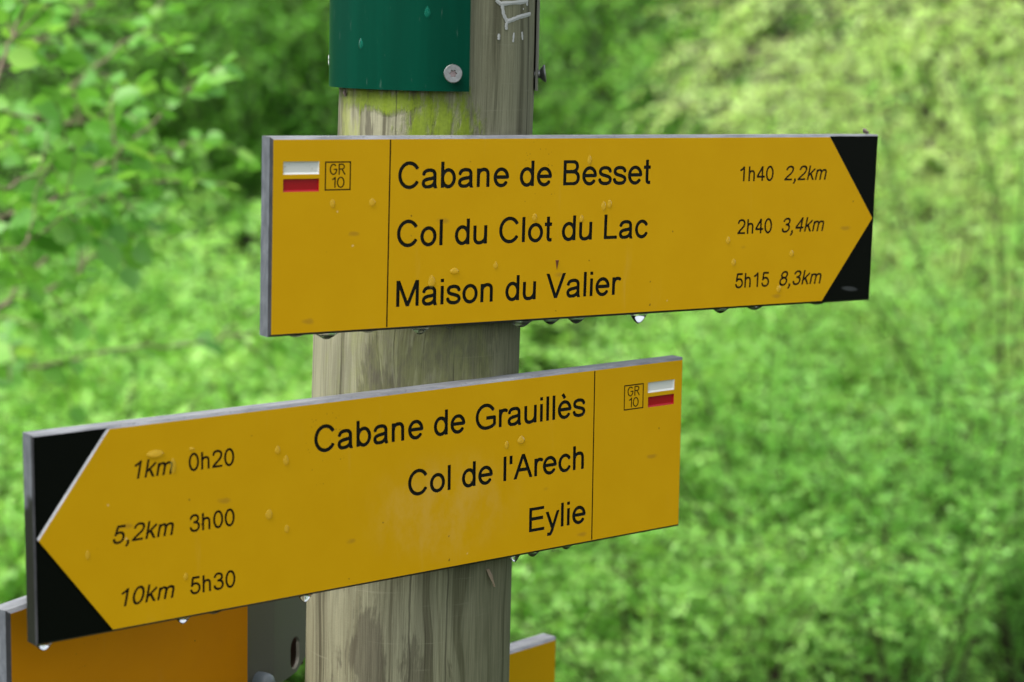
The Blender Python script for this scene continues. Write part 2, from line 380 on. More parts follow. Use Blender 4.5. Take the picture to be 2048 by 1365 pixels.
ROUND = {   # plain single-stroke letters with round ends for the trail emblem
 'G': (1250, [np.vstack([ell(560, 733, 470, 690, 48, 360), path('1030 733 L 660 733')])], None),
 'R': (1150, [ST(150, 40, 1426), path('150 1426 L 560 1426 C 1010 1426 1010 770 560 770 L 150 770'), path('560 770 L 1000 40')], None),
 '1': (760, [ST(520, 40, 1426), path('520 1426 C 450 1300 330 1190 150 1140')], None),
 '0': (1150, [ell(560, 733, 450, 690)], None),
}
def seg_dist(X, Y, a, b, cap0, cap1):
    d = b - a; L = np.hypot(*d)
    if L < 1e-9: return np.hypot(X - a[0], Y - a[1]), None
    ux, uy = d / L
    s = (X - a[0]) * ux + (Y - a[1]) * uy; q = np.abs((X - a[0]) * -uy + (Y - a[1]) * ux)
    return s, q, L
def text_field(txt, hw, font, step=20, shear=0.0, track=0.0, butt=True):
    """signed distance (negative inside) of the whole line on a grid"""
    x = 0.0; items = []
    for ch in txt:
        adv, strokes, clip = font[ch]
        for st in strokes: items.append((st + np.array([x, 0.0]), clip))
        x += adv + track
    gx = np.arange(-260, x + 300, step); gy = np.arange(-460, 1800, step)
    F = np.full((len(gy), len(gx)), 1e3)
    for pl, clip in items:
        lo = pl.min(0) - hw * 2.2; hi = pl.max(0) + hw * 2.2
        i0, i1 = np.searchsorted(gx, (lo[0], hi[0])); j0, j1 = np.searchsorted(gy, (lo[1], hi[1]))
        i0 = max(i0, 0)
        X, Y = np.meshgrid(gx[i0:i1], gy[j0:j1])
        G = np.full(X.shape, 1e3)
        closed = np.hypot(*(pl[0] - pl[-1])) < 5
        n = len(pl) - 1
        for k in range(n):
            d = pl[k + 1] - pl[k]; L = np.hypot(*d)
            if L < 1e-6: continue
            ux, uy = d / L
            s = (X - pl[k][0]) * ux + (Y - pl[k][1]) * uy
            q = np.abs((Y - pl[k][1]) * ux - (X - pl[k][0]) * uy)
            b0 = butt and not closed and k == 0; b1 = butt and not closed and k == n - 1
            over = np.maximum(np.maximum(-s, s - L), 0)
            rnd = np.hypot(q, over) - hw
            box = np.maximum(q - hw, np.maximum(-s if b0 else -1e9, s - L if b1 else -1e9))
            dd = np.where((b0 & (s < 0)) | (b1 & (s > L)), box, rnd)
            if b0: dd = np.maximum(dd, -s)
            if b1: dd = np.maximum(dd, s - L)
            G = np.minimum(G, dd)
        if clip: G = np.maximum(G, np.maximum(clip[0] - Y, Y - clip[1]))
        F[j0:j1, i0:i1] = np.minimum(F[j0:j1, i0:i1], G)
    return gx, gy, F
def contours(gx, gy, F):
    """marching squares; loops keep the inside on their left"""
    ins = F < 0
    ny, nx = F.shape; nxt = {}; pos = {}
    code = ins[:-1, :-1] * 1 + ins[:-1, 1:] * 2 + ins[1:, 1:] * 4 + ins[1:, :-1] * 8
    def ep(j, i, ed):
        if ed == 0: k = ('h', j, i); a = (j, i); b = (j, i + 1)
        elif ed == 1: k = ('v', j, i + 1); a = (j, i + 1); b = (j + 1, i + 1)
        elif ed == 2: k = ('h', j + 1, i); a = (j + 1, i); b = (j + 1, i + 1)
        else: k = ('v', j, i); a = (j, i); b = (j + 1, i)
        if k not in pos:
            fa, fb = F[a], F[b]; t = fa / (fa - fb)
            pos[k] = (gx[a[1]] + (gx[b[1]] - gx[a[1]]) * t, gy[a[0]] + (gy[b[0]] - gy[a[0]]) * t)
        return k
    T = {1: [(0, 3)], 2: [(1, 0)], 3: [(1, 3)], 4: [(2, 1)], 6: [(2, 0)], 7: [(2, 3)], 8: [(3, 2)], 9: [(0, 2)], 11: [(1, 2)], 12: [(3, 1)], 13: [(0, 1)], 14: [(3, 0)], 5: [(0, 3), (2, 1)], 10: [(1, 0), (3, 2)]}
    for j, i in zip(*np.nonzero((code > 0) & (code < 15))):
        for a, b in T[int(code[j, i])]: nxt[ep(j, i, a)] = ep(j, i, b)
    loops = []
    while nxt:
        k0 = next(iter(nxt)); k = k0; L = []
        while k in nxt:
            L.append(pos[k]); k = nxt.pop(k)
        if len(L) > 5: loops.append(np.array(L))
    return loops
def thin(L, eps):
    keep = [0]; i = 0; n = len(L)
    while i < n - 1:
        j = min(i + 2, n - 1); best = i + 1
        while j < n:
            d = L[j] - L[i]; ln = np.hypot(*d)
            if ln < 1e-9 or j - i > 24: break
            q = L[i + 1:j] - L[i]
            if len(q) == 0: best = j; j += 1; continue
            if np.max(np.abs(q[:, 0] * d[1] - q[:, 1] * d[0])) / ln > eps: break
            best = j; j += 1
        keep.append(best); i = best
    if keep[-1] == n - 1 and np.hypot(*(L[-1] - L[0])) < eps: keep = keep[:-1]
    return L[keep]
def line_loops(txt, x0, x1, base, cap, hw=105, font=GLYPH, shear=0.0, track=0.0, butt=True):
    """outline loops (metres, board coordinates) of a line whose ink spans x0..x1 (mm), baseline and cap height in mm"""
    gx, gy, F = text_field(txt, hw, font, shear=shear, track=track, butt=butt)
    loops = [thin(l, 2.2) for l in contours(gx, gy, F)]
    k = cap / 1466.0
    loops = [np.stack([l[:, 0] + shear * l[:, 1], l[:, 1]], 1) for l in loops]
    mn = min(l[:, 0].min() for l in loops); mx = max(l[:, 0].max() for l in loops)
    sx = (x1 - x0) / (mx - mn)
    return [np.stack([(x0 + (l[:, 0] - mn) * sx), base + l[:, 1] * k], 1) / 1000.0 for l in loops]
def rect(x0, y0, x1, y1):
    return np.array([(x0, y0), (x1, y0), (x1, y1), (x0, y1)]) / 1000.0
def inset(L, d):
    """move a loop (inside on its left) inwards by d"""
    a = L - np.roll(L, 1, 0); b = np.roll(L, -1, 0) - L
    na = np.stack([-a[:, 1], a[:, 0]], 1); nb = np.stack([-b[:, 1], b[:, 0]], 1)
    na /= np.maximum(np.hypot(na[:, 0], na[:, 1])[:, None], 1e-12); nb /= np.maximum(np.hypot(nb[:, 0], nb[:, 1])[:, None], 1e-12)
    m = na + nb; l2 = np.maximum((m * m).sum(1), 0.5)
    return L + m * (2 * d / l2)[:, None]
def filled(name, loops, z, mat, parent):
    """flat face with holes"""
    cu = bpy.data.curves.new(name, 'CURVE'); cu.dimensions = '2D'; cu.fill_mode = 'FRONT'
    for l in loops:
        sp = cu.splines.new('POLY'); sp.points.add(len(l) - 1)
        sp.points.foreach_set('co', np.hstack([l, np.zeros((len(l), 1)), np.ones((len(l), 1))]).ravel())
        sp.use_cyclic_u = True
    o = bpy.data.objects.new(name, cu); COL.objects.link(o)
    dg = bpy.context.evaluated_depsgraph_get()
    me = bpy.data.meshes.new_from_object(o.evaluated_get(dg)); me.name = name
    bpy.data.objects.remove(o); bpy.data.curves.remove(cu)
    co = np.zeros(len(me.vertices) * 3); me.vertices.foreach_get('co', co); co = co.reshape(-1, 3); co[:, 2] = z
    me.vertices.foreach_set('co', co.ravel()); me.materials.clear(); me.materials.append(mat); me.update()
    return link(bpy.data.objects.new(name, me), parent)

# ------------------------------------------------------------------ signboards
def board(name, label, M, L, H, t, c, group, arrow=None, text=(), thin_text=(), emblem=None, divider=None, yellow=None, edge_side=None, arrow_mm=57.4, cat='signboard'):
    """board centred on M; x along the board, y up, z out of the face; arrow: +1 point at +x, -1 at -x, None for plain"""
    root = empty(name, M); tag(root, label, cat, group)
    w, h = L / 2, H / 2; cb, zb = 0.0013, -0.0007
    am = arrow_mm / 1000
    fx0, fx1, fy0, fy1 = -w + c, w - c, -h + c, h - c
    # rim of chamfer: (x, y, z) inner points and their outer partners, counter-clockwise from bottom left
    pin, pout = [], []
    def rim(x, y, z, ox, oy): pin.append((x, y, z)); pout.append((ox, oy, -c))
    Lb = arrow == -1; Rb = arrow == 1
    rim(-w + (cb if Lb else c), -h + (cb if Lb else c), zb if Lb else 0, -w, -h)
    if Lb: rim(-w + am, -h + cb, zb, -w + am, -h); rim(-w + am + .0006, fy0, 0, -w + am + .0006, -h)
    if Rb: rim(w - am - .0006, fy0, 0, w - am - .0006, -h); rim(w - am, -h + cb, zb, w - am, -h)
    rim(w - (cb if Rb else c), -h + (cb if Rb else c), zb if Rb else 0, w, -h)
    nb = len(pin)
    rim(w - (cb if Rb else c), h - (cb if Rb else c), zb if Rb else 0, w, h)
    if Rb: rim(w - am, h - cb, zb, w - am, h); rim(w - am - .0006, fy1, 0, w - am - .0006, h)
    if Lb: rim(-w + am + .0006, fy1, 0, -w + am + .0006, h); rim(-w + am, h - cb, zb, -w + am, h)
    rim(-w + (cb if Lb else c), h - (cb if Lb else c), zb if Lb else 0, -w, h)
    n = len(pin); V = pin + pout + [(x, y, -t) for x, y, _ in pout]; F = []; MI = []
    for i in range(n):
        j = (i + 1) % n
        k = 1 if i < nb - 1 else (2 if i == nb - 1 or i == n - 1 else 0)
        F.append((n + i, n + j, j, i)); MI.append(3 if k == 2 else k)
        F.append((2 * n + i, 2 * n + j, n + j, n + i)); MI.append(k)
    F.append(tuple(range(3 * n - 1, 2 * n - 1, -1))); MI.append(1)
    core = mesh('core_panel', V, F, [M_EDGE, M_EDGE_SHADED, edge_side or M_EDGE_SIDE, M_EDGE_CH], root)
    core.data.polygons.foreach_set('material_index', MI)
    # printed yellow face with its cut-outs
    tipx = w - c - 0.0012
    if arrow == 1: outer = [(fx0, fy0), (w - am - .0006, fy0), (tipx, 0), (w - am - .0006, fy1), (fx0, fy1)]
    elif arrow == -1: outer = [(fx1, fy1), (-w + am + .0006, fy1), (-tipx, 0), (-w + am + .0006, fy0), (fx1, fy0)]
    else: outer = [(fx0, fy0), (fx1, fy0), (fx1, fy1), (fx0, fy1)]
    holes = [np.array(outer)]
    letters = []                                   # (name, loops, depth, wall inset, material)
    for q in text: letters.append(('lettering', line_loops(*q), 0.0011, 0.00040, M_BLACK))
    for q in thin_text: letters.append(('lettering', line_loops(*q[:5], hw=104, shear=q[5]), 0.0006, 0.00016, M_BROWN))
    if divider is not None: letters.append(('divider_line', [rect(divider - .6, -h * 1000 + c * 1000 + .4, divider + .6, h * 1000 - c * 1000 - .4)], 0.0006, 0.00016, M_BROWN))
    stripes = []
    if emblem:
        bx0, by0, bx1, by1 = emblem['box']
        q = [rect(bx0, by0, bx1, by1), rect(bx0 + 1.05, by0 + 1.05, bx1 - 1.05, by1 - 1.05)[::-1]]
        for e_ in emblem['text']: q += line_loops(*e_, hw=92, font=ROUND, butt=False)
        letters.append(('trail_emblem', q, 0.0006, 0.00016, M_BROWN))
        stripes = [('white_stripe', emblem['white'], M_WHITE), ('red_stripe', emblem['red'], M_RED)]
        for _, r, _m in stripes: holes.append(rect(*r))
    face = filled('face_panel', holes + [l for q in letters for l in q[1]], 0.0, yellow or M_YEL, root)
    for nm, loops, d, ins, mt in letters:
        V, F = [], []
        for l in loops:
            b = len(V); m = len(l); li = inset(l, ins)
            V += [(x, y, 0.0) for x, y in l] + [(x, y, -d) for x, y in li]
            for i in range(m):
                j = (i + 1) % m; F.append((b + i, b + j, b + m + j, b + m + i))
        fl = filled('floor', [inset(l, ins) for l in loops], -d, mt, None); b = len(V)
        V += [tuple(v.co) for v in fl.data.vertices]
        for q in fl.data.polygons: F.append(tuple(b + k for k in q.vertices))
        fm = fl.data; bpy.data.objects.remove(fl); bpy.data.meshes.remove(fm)
        mesh(nm, V, F, mt, root)
    for nm, r, mt in stripes:
        x0, y0, x1, y1 = [v / 1000 for v in r]; d = -0.0013
        V = [(x0, y0, 0), (x1, y0, 0), (x1, y1, 0), (x0, y1, 0), (x0 + .0005, y0 + .0014, d), (x1 - .0005, y0 + .0014, d), (x1 - .0005, y1 - .0004, d), (x0 + .0005, y1 - .0004, d)]
        mesh(nm, V, [(0, 1, 5, 4), (1, 2, 6, 5), (2, 3, 7, 6), (3, 0, 4, 7), (4, 5, 6, 7)], mt, root)
    if arrow:
        s = arrow; d = -0.0014; sl = 0.0014
        for sy in (-1, 1):
            A = np.array([s * (w - am - .0006), sy * (h - c)]); B = np.array([s * tipx, 0.0])
            dr = (B - A) / np.hypot(*(B - A)); nr = np.array([dr[1], -dr[0]])
            if nr[0] * s < 0: nr = -nr
            A2 = A + nr * sl; B2 = B + nr * sl
            crn = (s * (w - cb), sy * (h - cb))
            a2 = A + dr * (sl * 0.2)
            poly = [(A[0] + s * .0006, sy * (h - cb), zb), (*crn, zb), (s * (w - cb), 0, zb), (B[0], 0, 0), (A[0], A[1], 0)]
            k = (s * (w - cb) - A2[0]) / dr[0] if abs(dr[0]) > 1e-9 else 0
            inner = [A2 + dr * ((sy * (h - cb - .0002) - A2[1]) / dr[1]), A2 + dr * ((sy * 0.0012 - A2[1]) / dr[1])]
            V = [(A[0], A[1], 0), (B[0], 0, 0), (*inner[1], d), (*inner[0], d), (inner[0][0], sy * (h - cb), zb), (*crn, zb), (s * (w - cb), 0, zb), (s * (w - cb - .0004), sy * (h - cb - .0004), d), (s * (w - cb - .0004), 0, d)]
            V[2] = (min(inner[1][0] * s, (w - cb - .0004)) * s, inner[1][1], d)
            F = [(0, 1, 2, 3), (3, 2, 8, 7), (0, 3, 4), (4, 3, 7, 5), (5, 7, 8, 6), (1, 6, 8, 2)]
            o = mesh('arrow_corner', V, F, [M_BLACK_FLOOR, M_EDGE_GLINT], root)
            if sy == 1 and s == -1: o.data.polygons.foreach_set('material_index', [1, 0, 0, 0, 0, 0])
    return root
def mat4(R, T): return Matrix.Translation(Vector(T)) @ Matrix(R).to_4x4()
B1 = mat4(((0.835053, 0.008594, 0.550102), (0.550115, 0.000997, -0.835089), (-0.007725, 0.999963, -0.003895)), (0.071141, 1.671108, 1.591975))
B2 = mat4(((0.785773, -0.008594, 0.618456), (0.618471, -0.000997, -0.785807), (0.007369, 0.999963, 0.004532)), (-0.087564, 1.554936, 1.398889))
GRP = 'yellow direction boards on the wooden post'
it = 0.20
board('direction_board', 'yellow arrow board reading Cabane de Besset, its black point at the right end', B1, 0.6, 0.148, 0.0147, 0.002, GRP, arrow=1,
      text=[('Cabane de Besset', -192.3, 47.5, 34.4, 20.2), ('Col du Clot du Lac', -192.3, 46.9, -10.1, 20.2), ('Maison du Valier', -191.8, 21.6, -56.4, 20.2)],
      thin_text=[('1h40', 142.5, 179.6, 34.9, 12.7, 0), ('2,2km', 191.7, 240.2, 34.9, 12.7, it), ('2h40', 142.5, 180.6, -10.1, 12.7, 0), ('3,4km', 191.7, 240.2, -10.1, 12.7, it), ('5h15', 142.5, 180.3, -56.5, 12.7, 0), ('8,3km', 191.7, 240.3, -56.5, 12.7, it)],
      divider=-199.6, emblem=dict(box=(-255.2, 34.0, -233.2, 55.7), white=(-289.7, 46.4, -260.1, 55.9), red=(-289.7, 33.5, -260.0, 43.1),
      text=[('GR', -251.2, -237.8, 45.8, 7.9), ('10', -249.3, -238.5, 36.1, 7.9)]))
board('direction_board', "yellow arrow board reading Cabane de Grauillès, its black point at the left end", B2, 0.6, 0.148, 0.0147, 0.002, GRP, arrow=-1,
      text=[('Cabane de Grauillès', -74.0, 190.4, 35.1, 20.2), ("Col de l'Arech", 11.9, 189.9, -9.6, 20.2), ('Eylie', 132.6, 192.7, -55.6, 20.2)],
      thin_text=[('1km', -223.1, -192.8, 34.0, 12.9, it), ('0h20', -180.2, -142.6, 34.2, 12.9, 0), ('5,2km', -241.0, -192.6, -10.5, 12.8, it), ('3h00', -180.0, -142.7, -10.6, 12.8, 0), ('10km', -234.9, -192.7, -56.7, 12.8, it), ('5h30', -180.2, -142.5, -56.8, 12.8, 0)],
      divider=199.9, yellow=M_YEL_RUB, edge_side=M_EDGE_DARK_LOW, emblem=dict(box=(232.5, 34.7, 254.4, 56.2), white=(259.3, 47.1, 289.3, 56.0), red=(259.6, 34.6, 289.2, 43.6),
      text=[('GR', 236.4, 250.0, 46.4, 7.9), ('10', 238.2, 249.0, 36.9, 7.9)]))
y3 = math.radians(62.4)
R3 = ((math.cos(y3), 0, math.sin(y3)), (math.sin(y3), 0, -math.cos(y3)), (0, 1, 0))
b3c = Vector((-0.3576 + .15 * math.cos(y3), 1.4321 + .15 * math.sin(y3), 1.255))
b3 = board('direction_board', 'shaded orange yellow board fixed to a grey metal bracket under the Grauillès board', mat4(R3, b3c), 0.30, 0.148, 0.0168, 0.0026, GRP, yellow=M_YEL_SHADED)
y4 = math.radians(47.9)
R4 = ((math.cos(y4), 0, math.sin(y4)), (math.sin(y4), 0, -math.cos(y4)), (0, 1, 0))
b4r = Vector((0.0509, 1.9675, 1.157 - .074))
board('direction_board', 'plain yellow board end sticking out behind the post at the bottom of the photo', mat4(R4, b4r - Vector((.3 * math.cos(y4), .3 * math.sin(y4), 0))), 0.6, 0.148, 0.0184, 0.0025, GRP)
# bracket of the shaded board: bent galvanised strap with a slot, cap nut on its face (board coordinates; board end at x = .15)
def bracket():
    z0 = -0.0172; th = 0.003; y0, y1 = -0.088, 0.066
    xs = [0.04, 0.213, 0.218, 0.285]; zs = [z0, z0, z0 - 0.0008, z0 - 0.013]
    def zz(x): return float(np.interp(x, xs, zs))
    outer = np.array([(0.04, y0), (0.262, y0), (0.285, y0 + .010), (0.285, y1), (0.04, y1)])
    cx, cy, rx, ry = 0.2580, -0.0690, 0.0100, 0.0150
    tt = np.radians(np.linspace(0, 360, 25)[:-1])
    slot = np.array([(cx + rx * math.cos(q), cy + (ry - rx) * (1 if math.sin(q) > 0 else -1) + rx * math.sin(q)) for q in tt])
    pl = bpy.data.objects
    o = filled('bracket', [outer, slot, ], 0, M_GALV, b3)
    # cut at the bend so that the sheet really folds, then give it thickness
    import bmesh
    bm = bmesh.new(); bm.from_mesh(o.data)
    for x in xs[1:3]:
        bmesh.ops.bisect_plane(bm, geom=bm.verts[:] + bm.edges[:] + bm.faces[:], plane_co=(x, 0, 0), plane_no=(1, 0, 0))
    for v in bm.verts: v.co.z = zz(v.co.x)
    bm.to_mesh(o.data); bm.free()
    md = o.modifiers.new('thickness', 'SOLIDIFY'); md.thickness = th; md.offset = -1
    # domed cap nut
    V, F = [], []; prof = [(0.0095, 0.0), (0.0098, 0.004), (0.0096, 0.009), (0.0085, 0.0125), (0.006, 0.0148), (0.003, 0.0158), (0.0, 0.016)]
    n = 32
    for r, z in prof:
        for k in range(n): V.append((0.1875 + r * .92 * math.cos(2 * math.pi * k / n), -0.0750 + r * .92 * math.sin(2 * math.pi * k / n), z0 + z))
    for i in range(len(prof) - 1):
        for k in range(n): F.append((i * n + k, i * n + (k + 1) % n, (i + 1) * n + (k + 1) % n, (i + 1) * n + k))
    mesh('cap_nut', V, F, M_NUT, o, True)
bracket()
def strap():
    V = [(.225, -.09, -.034), (.290, -.09, -.0375), (.290, -.045, -.0375), (.225, -.045, -.034), (.225, -.09, -.038), (.290, -.09, -.0415), (.290, -.045, -.0415), (.225, -.045, -.038)]
    mesh('rusty_strap', V, [(0, 1, 2, 3), (7, 6, 5, 4), (0, 4, 5, 1), (1, 5, 6, 2), (2, 6, 7, 3), (3, 7, 4, 0)], simple('rust', (0.07, 0.018, 0.008), .8).m, b3)
strap()

# ------------------------------------------------------------------ wooden post
PZ = [0.0, 1.05, 1.30, 1.50, 1.56, 1.63, 1.70, 2.3]
PX = [-0.0835, -0.0835, -0.0815, -0.0785, -0.0740, -0.0670, -0.0655, -0.0640]
PY = [1.688, 1.688, 1.688, 1.688, 1.690, 1.694, 1.695, 1.697]
PR = [0.0885, 0.0875, 0.0868, 0.0860, 0.0830, 0.0803, 0.0800, 0.0800]
def post():
    rng = np.random.default_rng(4)
    nt, zs = 160, np.concatenate([np.linspace(-0.3, 1.0, 14), np.linspace(1.01, 2.3, 150)])
    th = np.linspace(-math.pi, math.pi, nt + 1)
    bumps = [(rng.uniform(-3, 3), rng.integers(2, 9), rng.uniform(0.5, 4), rng.uniform(0, 6), rng.uniform(.0003, .0009)) for _ in range(12)]
    V, UV, F = [], [], []
    for z in zs:
        cx, cy, r = (np.interp(z, PZ, q) for q in (PX, PY, PR))
        for a in th:
            rr = r + sum(am * math.sin(k * a + p + f * z) for p, k, f, _, am in bumps) * (0.35 if z > 1.45 else .6)
            V.append((cx + rr * math.sin(a), cy - rr * math.cos(a), z)); UV.append((a * 0.084, z))
    w = nt + 1
    for i in range(len(zs) - 1):
        for k in range(nt): F.append((i * w + k, i * w + k + 1, (i + 1) * w + k + 1, (i + 1) * w + k))
    F.append(tuple((len(zs) - 1) * w + k for k in range(nt)))
    o = mesh('wooden_post', V, F, M_WOOD, None, True)
    uvl = o.data.uv_layers.new(name='UVMap')
    li = np.zeros(len(o.data.loops), int); o.data.loops.foreach_get('vertex_index', li)
    uvl.data.foreach_set('uv', np.array(UV)[li].ravel())
    tag(o, 'thick round weathered wooden post carrying the yellow direction boards', 'post')
    return o
POST = post()
def on_post(a, z, off=0.0):
    cx, cy, r = (float(np.interp(z, PZ, q)) for q in (PX, PY, PR))
    return (cx + (r + off) * math.sin(a), cy - (r + off) * math.cos(a), z)
def ribbon(strokes, off, mat, name, parent, surf):
    V, F = [], []
    for pts, wd in strokes:
        P = np.array(pts, float); D = np.gradient(P, axis=0); D /= np.hypot(D[:, 0], D[:, 1])[:, None]
        b = len(V)
        for i, (p, d) in enumerate(zip(P, D)):
            ww = wd * (1 + .18 * math.sin(i * 2.1 + p[0] * 400)) * (.75 if i in (0, len(P) - 1) else 1)
            for s in (-1, 0, 1):
                q = p + np.array([-d[1], d[0]]) * s * ww / 2
                V.append(surf(q[0], q[1], off + (0.0003 if s == 0 else 0)))
        for i in range(len(P) - 1):
            for k in (0, 1): F.append((b + i * 3 + k, b + i * 3 + k + 1, b + i * 3 + 4 + k, b + i * 3 + 3 + k))
    return mesh(name, V, F, mat, parent)
def px_post(px, py):
    """where a photograph pixel meets the post, as (arc angle, height)"""
    d = (at(px, py, 1.0) - EYE); best = None
    for s in np.linspace(1.5, 1.75, 500):
        p = EYE + d * s
        cx, cy, r = (float(np.interp(p.z, PZ, q)) for q in (PX, PY, PR))
        if math.hypot(p.x - cx, p.y - cy) <= r + 0.001: return math.atan2(p.x - cx, -(p.y - cy)), p.z
    p = EYE + d * 1.69
    return 1.3, p.z
def stroke_px(pts, wd):
    q = [px_post(*p) for p in pts]; out = []
    for (a0, z0), (a1, z1) in zip(q[:-1], q[1:]):
        for k in range(6): out.append((a0 + (a1 - a0) * k / 6, z0 + (z1 - z0) * k / 6))
    out.append(q[-1]); return [(a * 0.08, z) for a, z in out], wd
SURF = lambda u, z, off: on_post(u / 0.08, z, off)
ribbon([stroke_px(p, w) for p, w in (
    ([(992, 0), (1002, 8), (1056, 3)], 0.0032), ([(1056, -4), (1055, 12)], 0.0030), ([(1004, 8), (1008, 30), (1016, 46)], 0.0032), ([(1014, 44), (1040, 34), (1062, 28)], 0.0034),
    ([(1015, 44), (1013, 52), (1014, 60)], 0.0030), ([(998, 68), (998, 80)], 0.0026), ([(1029, 66), (1027, 85)], 0.0022), ([(1045, 64), (1046, 80)], 0.0024), ([(1047, 20), (1048, 17)], 0.0012))],
    0.0005, M_CHALK, 'graffiti', POST, SURF)
def splinter():
    a, z = px_post(976, 1138); a2, z2 = px_post(981, 1172)
    V = []
    for (aa, zz, w, off) in ((a, z, .0018, .0005), (a * .6 + a2 * .4, z * .6 + z2 * .4, .0022, .003), (a2, z2, .0004, .005)):
        for s, o in ((-1, 0), (0, .0012), (1, 0), (0, -.0012)): V.append(on_post(aa + s * w / .087, zz, off + o))
    F = [(i * 4 + k, i * 4 + (k + 1) % 4, i * 4 + 4 + (k + 1) % 4, i * 4 + 4 + k) for i in range(2) for k in range(4)]
    mesh('splinter', V, F, M_SPLINTER, POST)
    for px, py in ((975, 1125), (987, 1123), (966, 1126), (692, 187)):
        a, z = px_post(px, py); c = Vector(on_post(a, z, .001)); V = []; F = []
    return
splinter()

# ------------------------------------------------------------------ curved plates with screws on the upper post
UP = Vector((-0.0652, 1.6955, 0))
def shell(name, r, th, a0, a1, zb0, zt, mat, parent, tilt=0.0):
    V, F = [], []; n = 64; m = 12
    for rr in (r, r + th):
        for j in range(m + 1):
            for i in range(n + 1):
                a = a0 + (a1 - a0) * i / n; z = zb0 + (zt - zb0) * j / m + tilt * (i / n)
                V.append((UP.x + rr * math.sin(a), UP.y - rr * math.cos(a), z))
    w = n + 1; off = w * (m + 1)
    for j in range(m):
        for i in range(n):
            p = j * w + i; F.append((off + p, off + p + 1, off + p + 1 + w, off + p + w)); F.append((p + w, p + 1 + w, p + 1, p))
    for i in range(n):
        F.append((i, i + 1, off + i + 1, off + i)); q = m * w + i; F.append((q + 1, q, off + q, off + q + 1))
    for j in range(m):
        p = j * w; F.append((p + w, p, off + p, off + p + w)); q = p + n; F.append((q, q + w, off + q + w, off + q))
    o = mesh(name, V, F, mat, parent)
    for pl in o.data.polygons: pl.use_smooth = True
    md = o.modifiers.new('edges', 'EDGE_SPLIT'); md.split_angle = math.radians(40)
    return o
def screw(centre, axis, parent, R=0.0072):
    z = Vector(axis).normalized(); x = Vector((0, 0, 1)).cross(z).normalized(); y = z.cross(x)
    Mx = Matrix((x, y, z)).transposed().to_4x4(); Mx.translation = centre
    n = 72; V, F, MI = [], [], []
    star = lambda k: 0.0026 * (1 + .17 * math.cos(6 * 2 * math.pi * k / n))
    rings = [(lambda k: 0.0, -0.0016), (lambda k: star(k) * .86, -0.0016), (star, 0.0), (lambda k: R * .93, 0.0001), (lambda k: R, -0.0006), (lambda k: R * .97, -0.0012), (lambda k: R * .72, -0.0030), (lambda k: R * .46, -0.0046), (lambda k: R * .42, -0.013)]
    for f, zz in rings:
        for k in range(n):
            q = 2 * math.pi * k / n; V.append(Mx @ Vector((f(k) * math.cos(q), f(k) * math.sin(q), zz)))
    for i in range(len(rings) - 1):
        for k in range(n):
            F.append((i * n + k, i * n + (k + 1) % n, (i + 1) * n + (k + 1) % n, (i + 1) * n + k)); MI.append(1 if i < 2 else 0)
    o = mesh('screw', V, F, [M_STEEL, M_STEEL_DARK], parent); o.data.polygons.foreach_set('material_index', MI)
    return o
PLATE_BEADS = []
g_root = empty('green_plate', Matrix.Translation((UP.x, UP.y, 1.70))); tag(g_root, 'dark green curved plate screwed around the top of the post', 'sign plate')
def par(o, root):
    o.parent = root; o.matrix_parent_inverse = root.matrix_world.inverted(); return o
p = shell('plate', 0.0868, 0.0016, math.radians(-118), math.radians(18.4), 1.7008, 1.95, M_GREEN, None); par(p, g_root)
aa = math.radians(9.3); zc = at(908, 147, 1.6).z
par(screw(Vector((UP.x + .0960 * math.sin(aa), UP.y - .0960 * math.cos(aa), zc)), (math.sin(aa) * .8 + .02, -math.cos(aa), .10), None), g_root)
def marks():
    out = []
    for z0, sgn in ((1.7235, 1), (1.7195, 1)):
        out.append(([(-1.50 * .0884 + .0035 * math.cos(t), z0 + .0018 * math.sin(t)) for t in np.linspace(0, 2 * math.pi, 14)], 0.0009))
    return ribbon(out, 0.0, M_WHITE_INK, 'printed_mark', None, lambda u, z, off: (UP.x + (.08875 + off) * math.sin(u / .0884), UP.y - (.08875 + off) * math.cos(u / .0884), z))
par(marks(), g_root)
for px, py, l in ((722, 88, 'lower left water bead on the green plate'), (855, 25, 'upper water bead on the green plate above the screw')):
    d = at(px, py, 1) - EYE; az = 0.0
    for s_ in np.linspace(1.5, 1.8, 600):
        q = EYE + d * s_
        if math.hypot(q.x - UP.x, q.y - UP.y) <= .0886: break
    az = math.atan2(q.x - UP.x, -(q.y - UP.y))
    Mb = Matrix(((math.cos(az), 0, math.sin(az)), (math.sin(az), 0, -math.cos(az)), (0, 1, 0))).to_4x4(); Mb.translation = (UP.x + .0885 * math.sin(az), UP.y - .0885 * math.cos(az), q.z)
    PLATE_BEADS.append((Mb, l))
k_root = empty('curved_plate', Matrix.Translation((UP.x, UP.y, 1.70))); tag(k_root, 'thin grey plate wrapped on the right rear side of the post, seen edge on', 'sign plate')
par(shell('plate', 0.0804, 0.0018, math.radians(82), math.radians(200), 1.7005, 1.95, M_GREY_PLATE, None), k_root)
ab = math.radians(88); zc = at(1087, 147, 1.69).z
par(screw(Vector((UP.x + .0880 * math.sin(ab), UP.y - .0880 * math.cos(ab), zc)), (math.sin(ab), -math.cos(ab), .12), None), k_root)

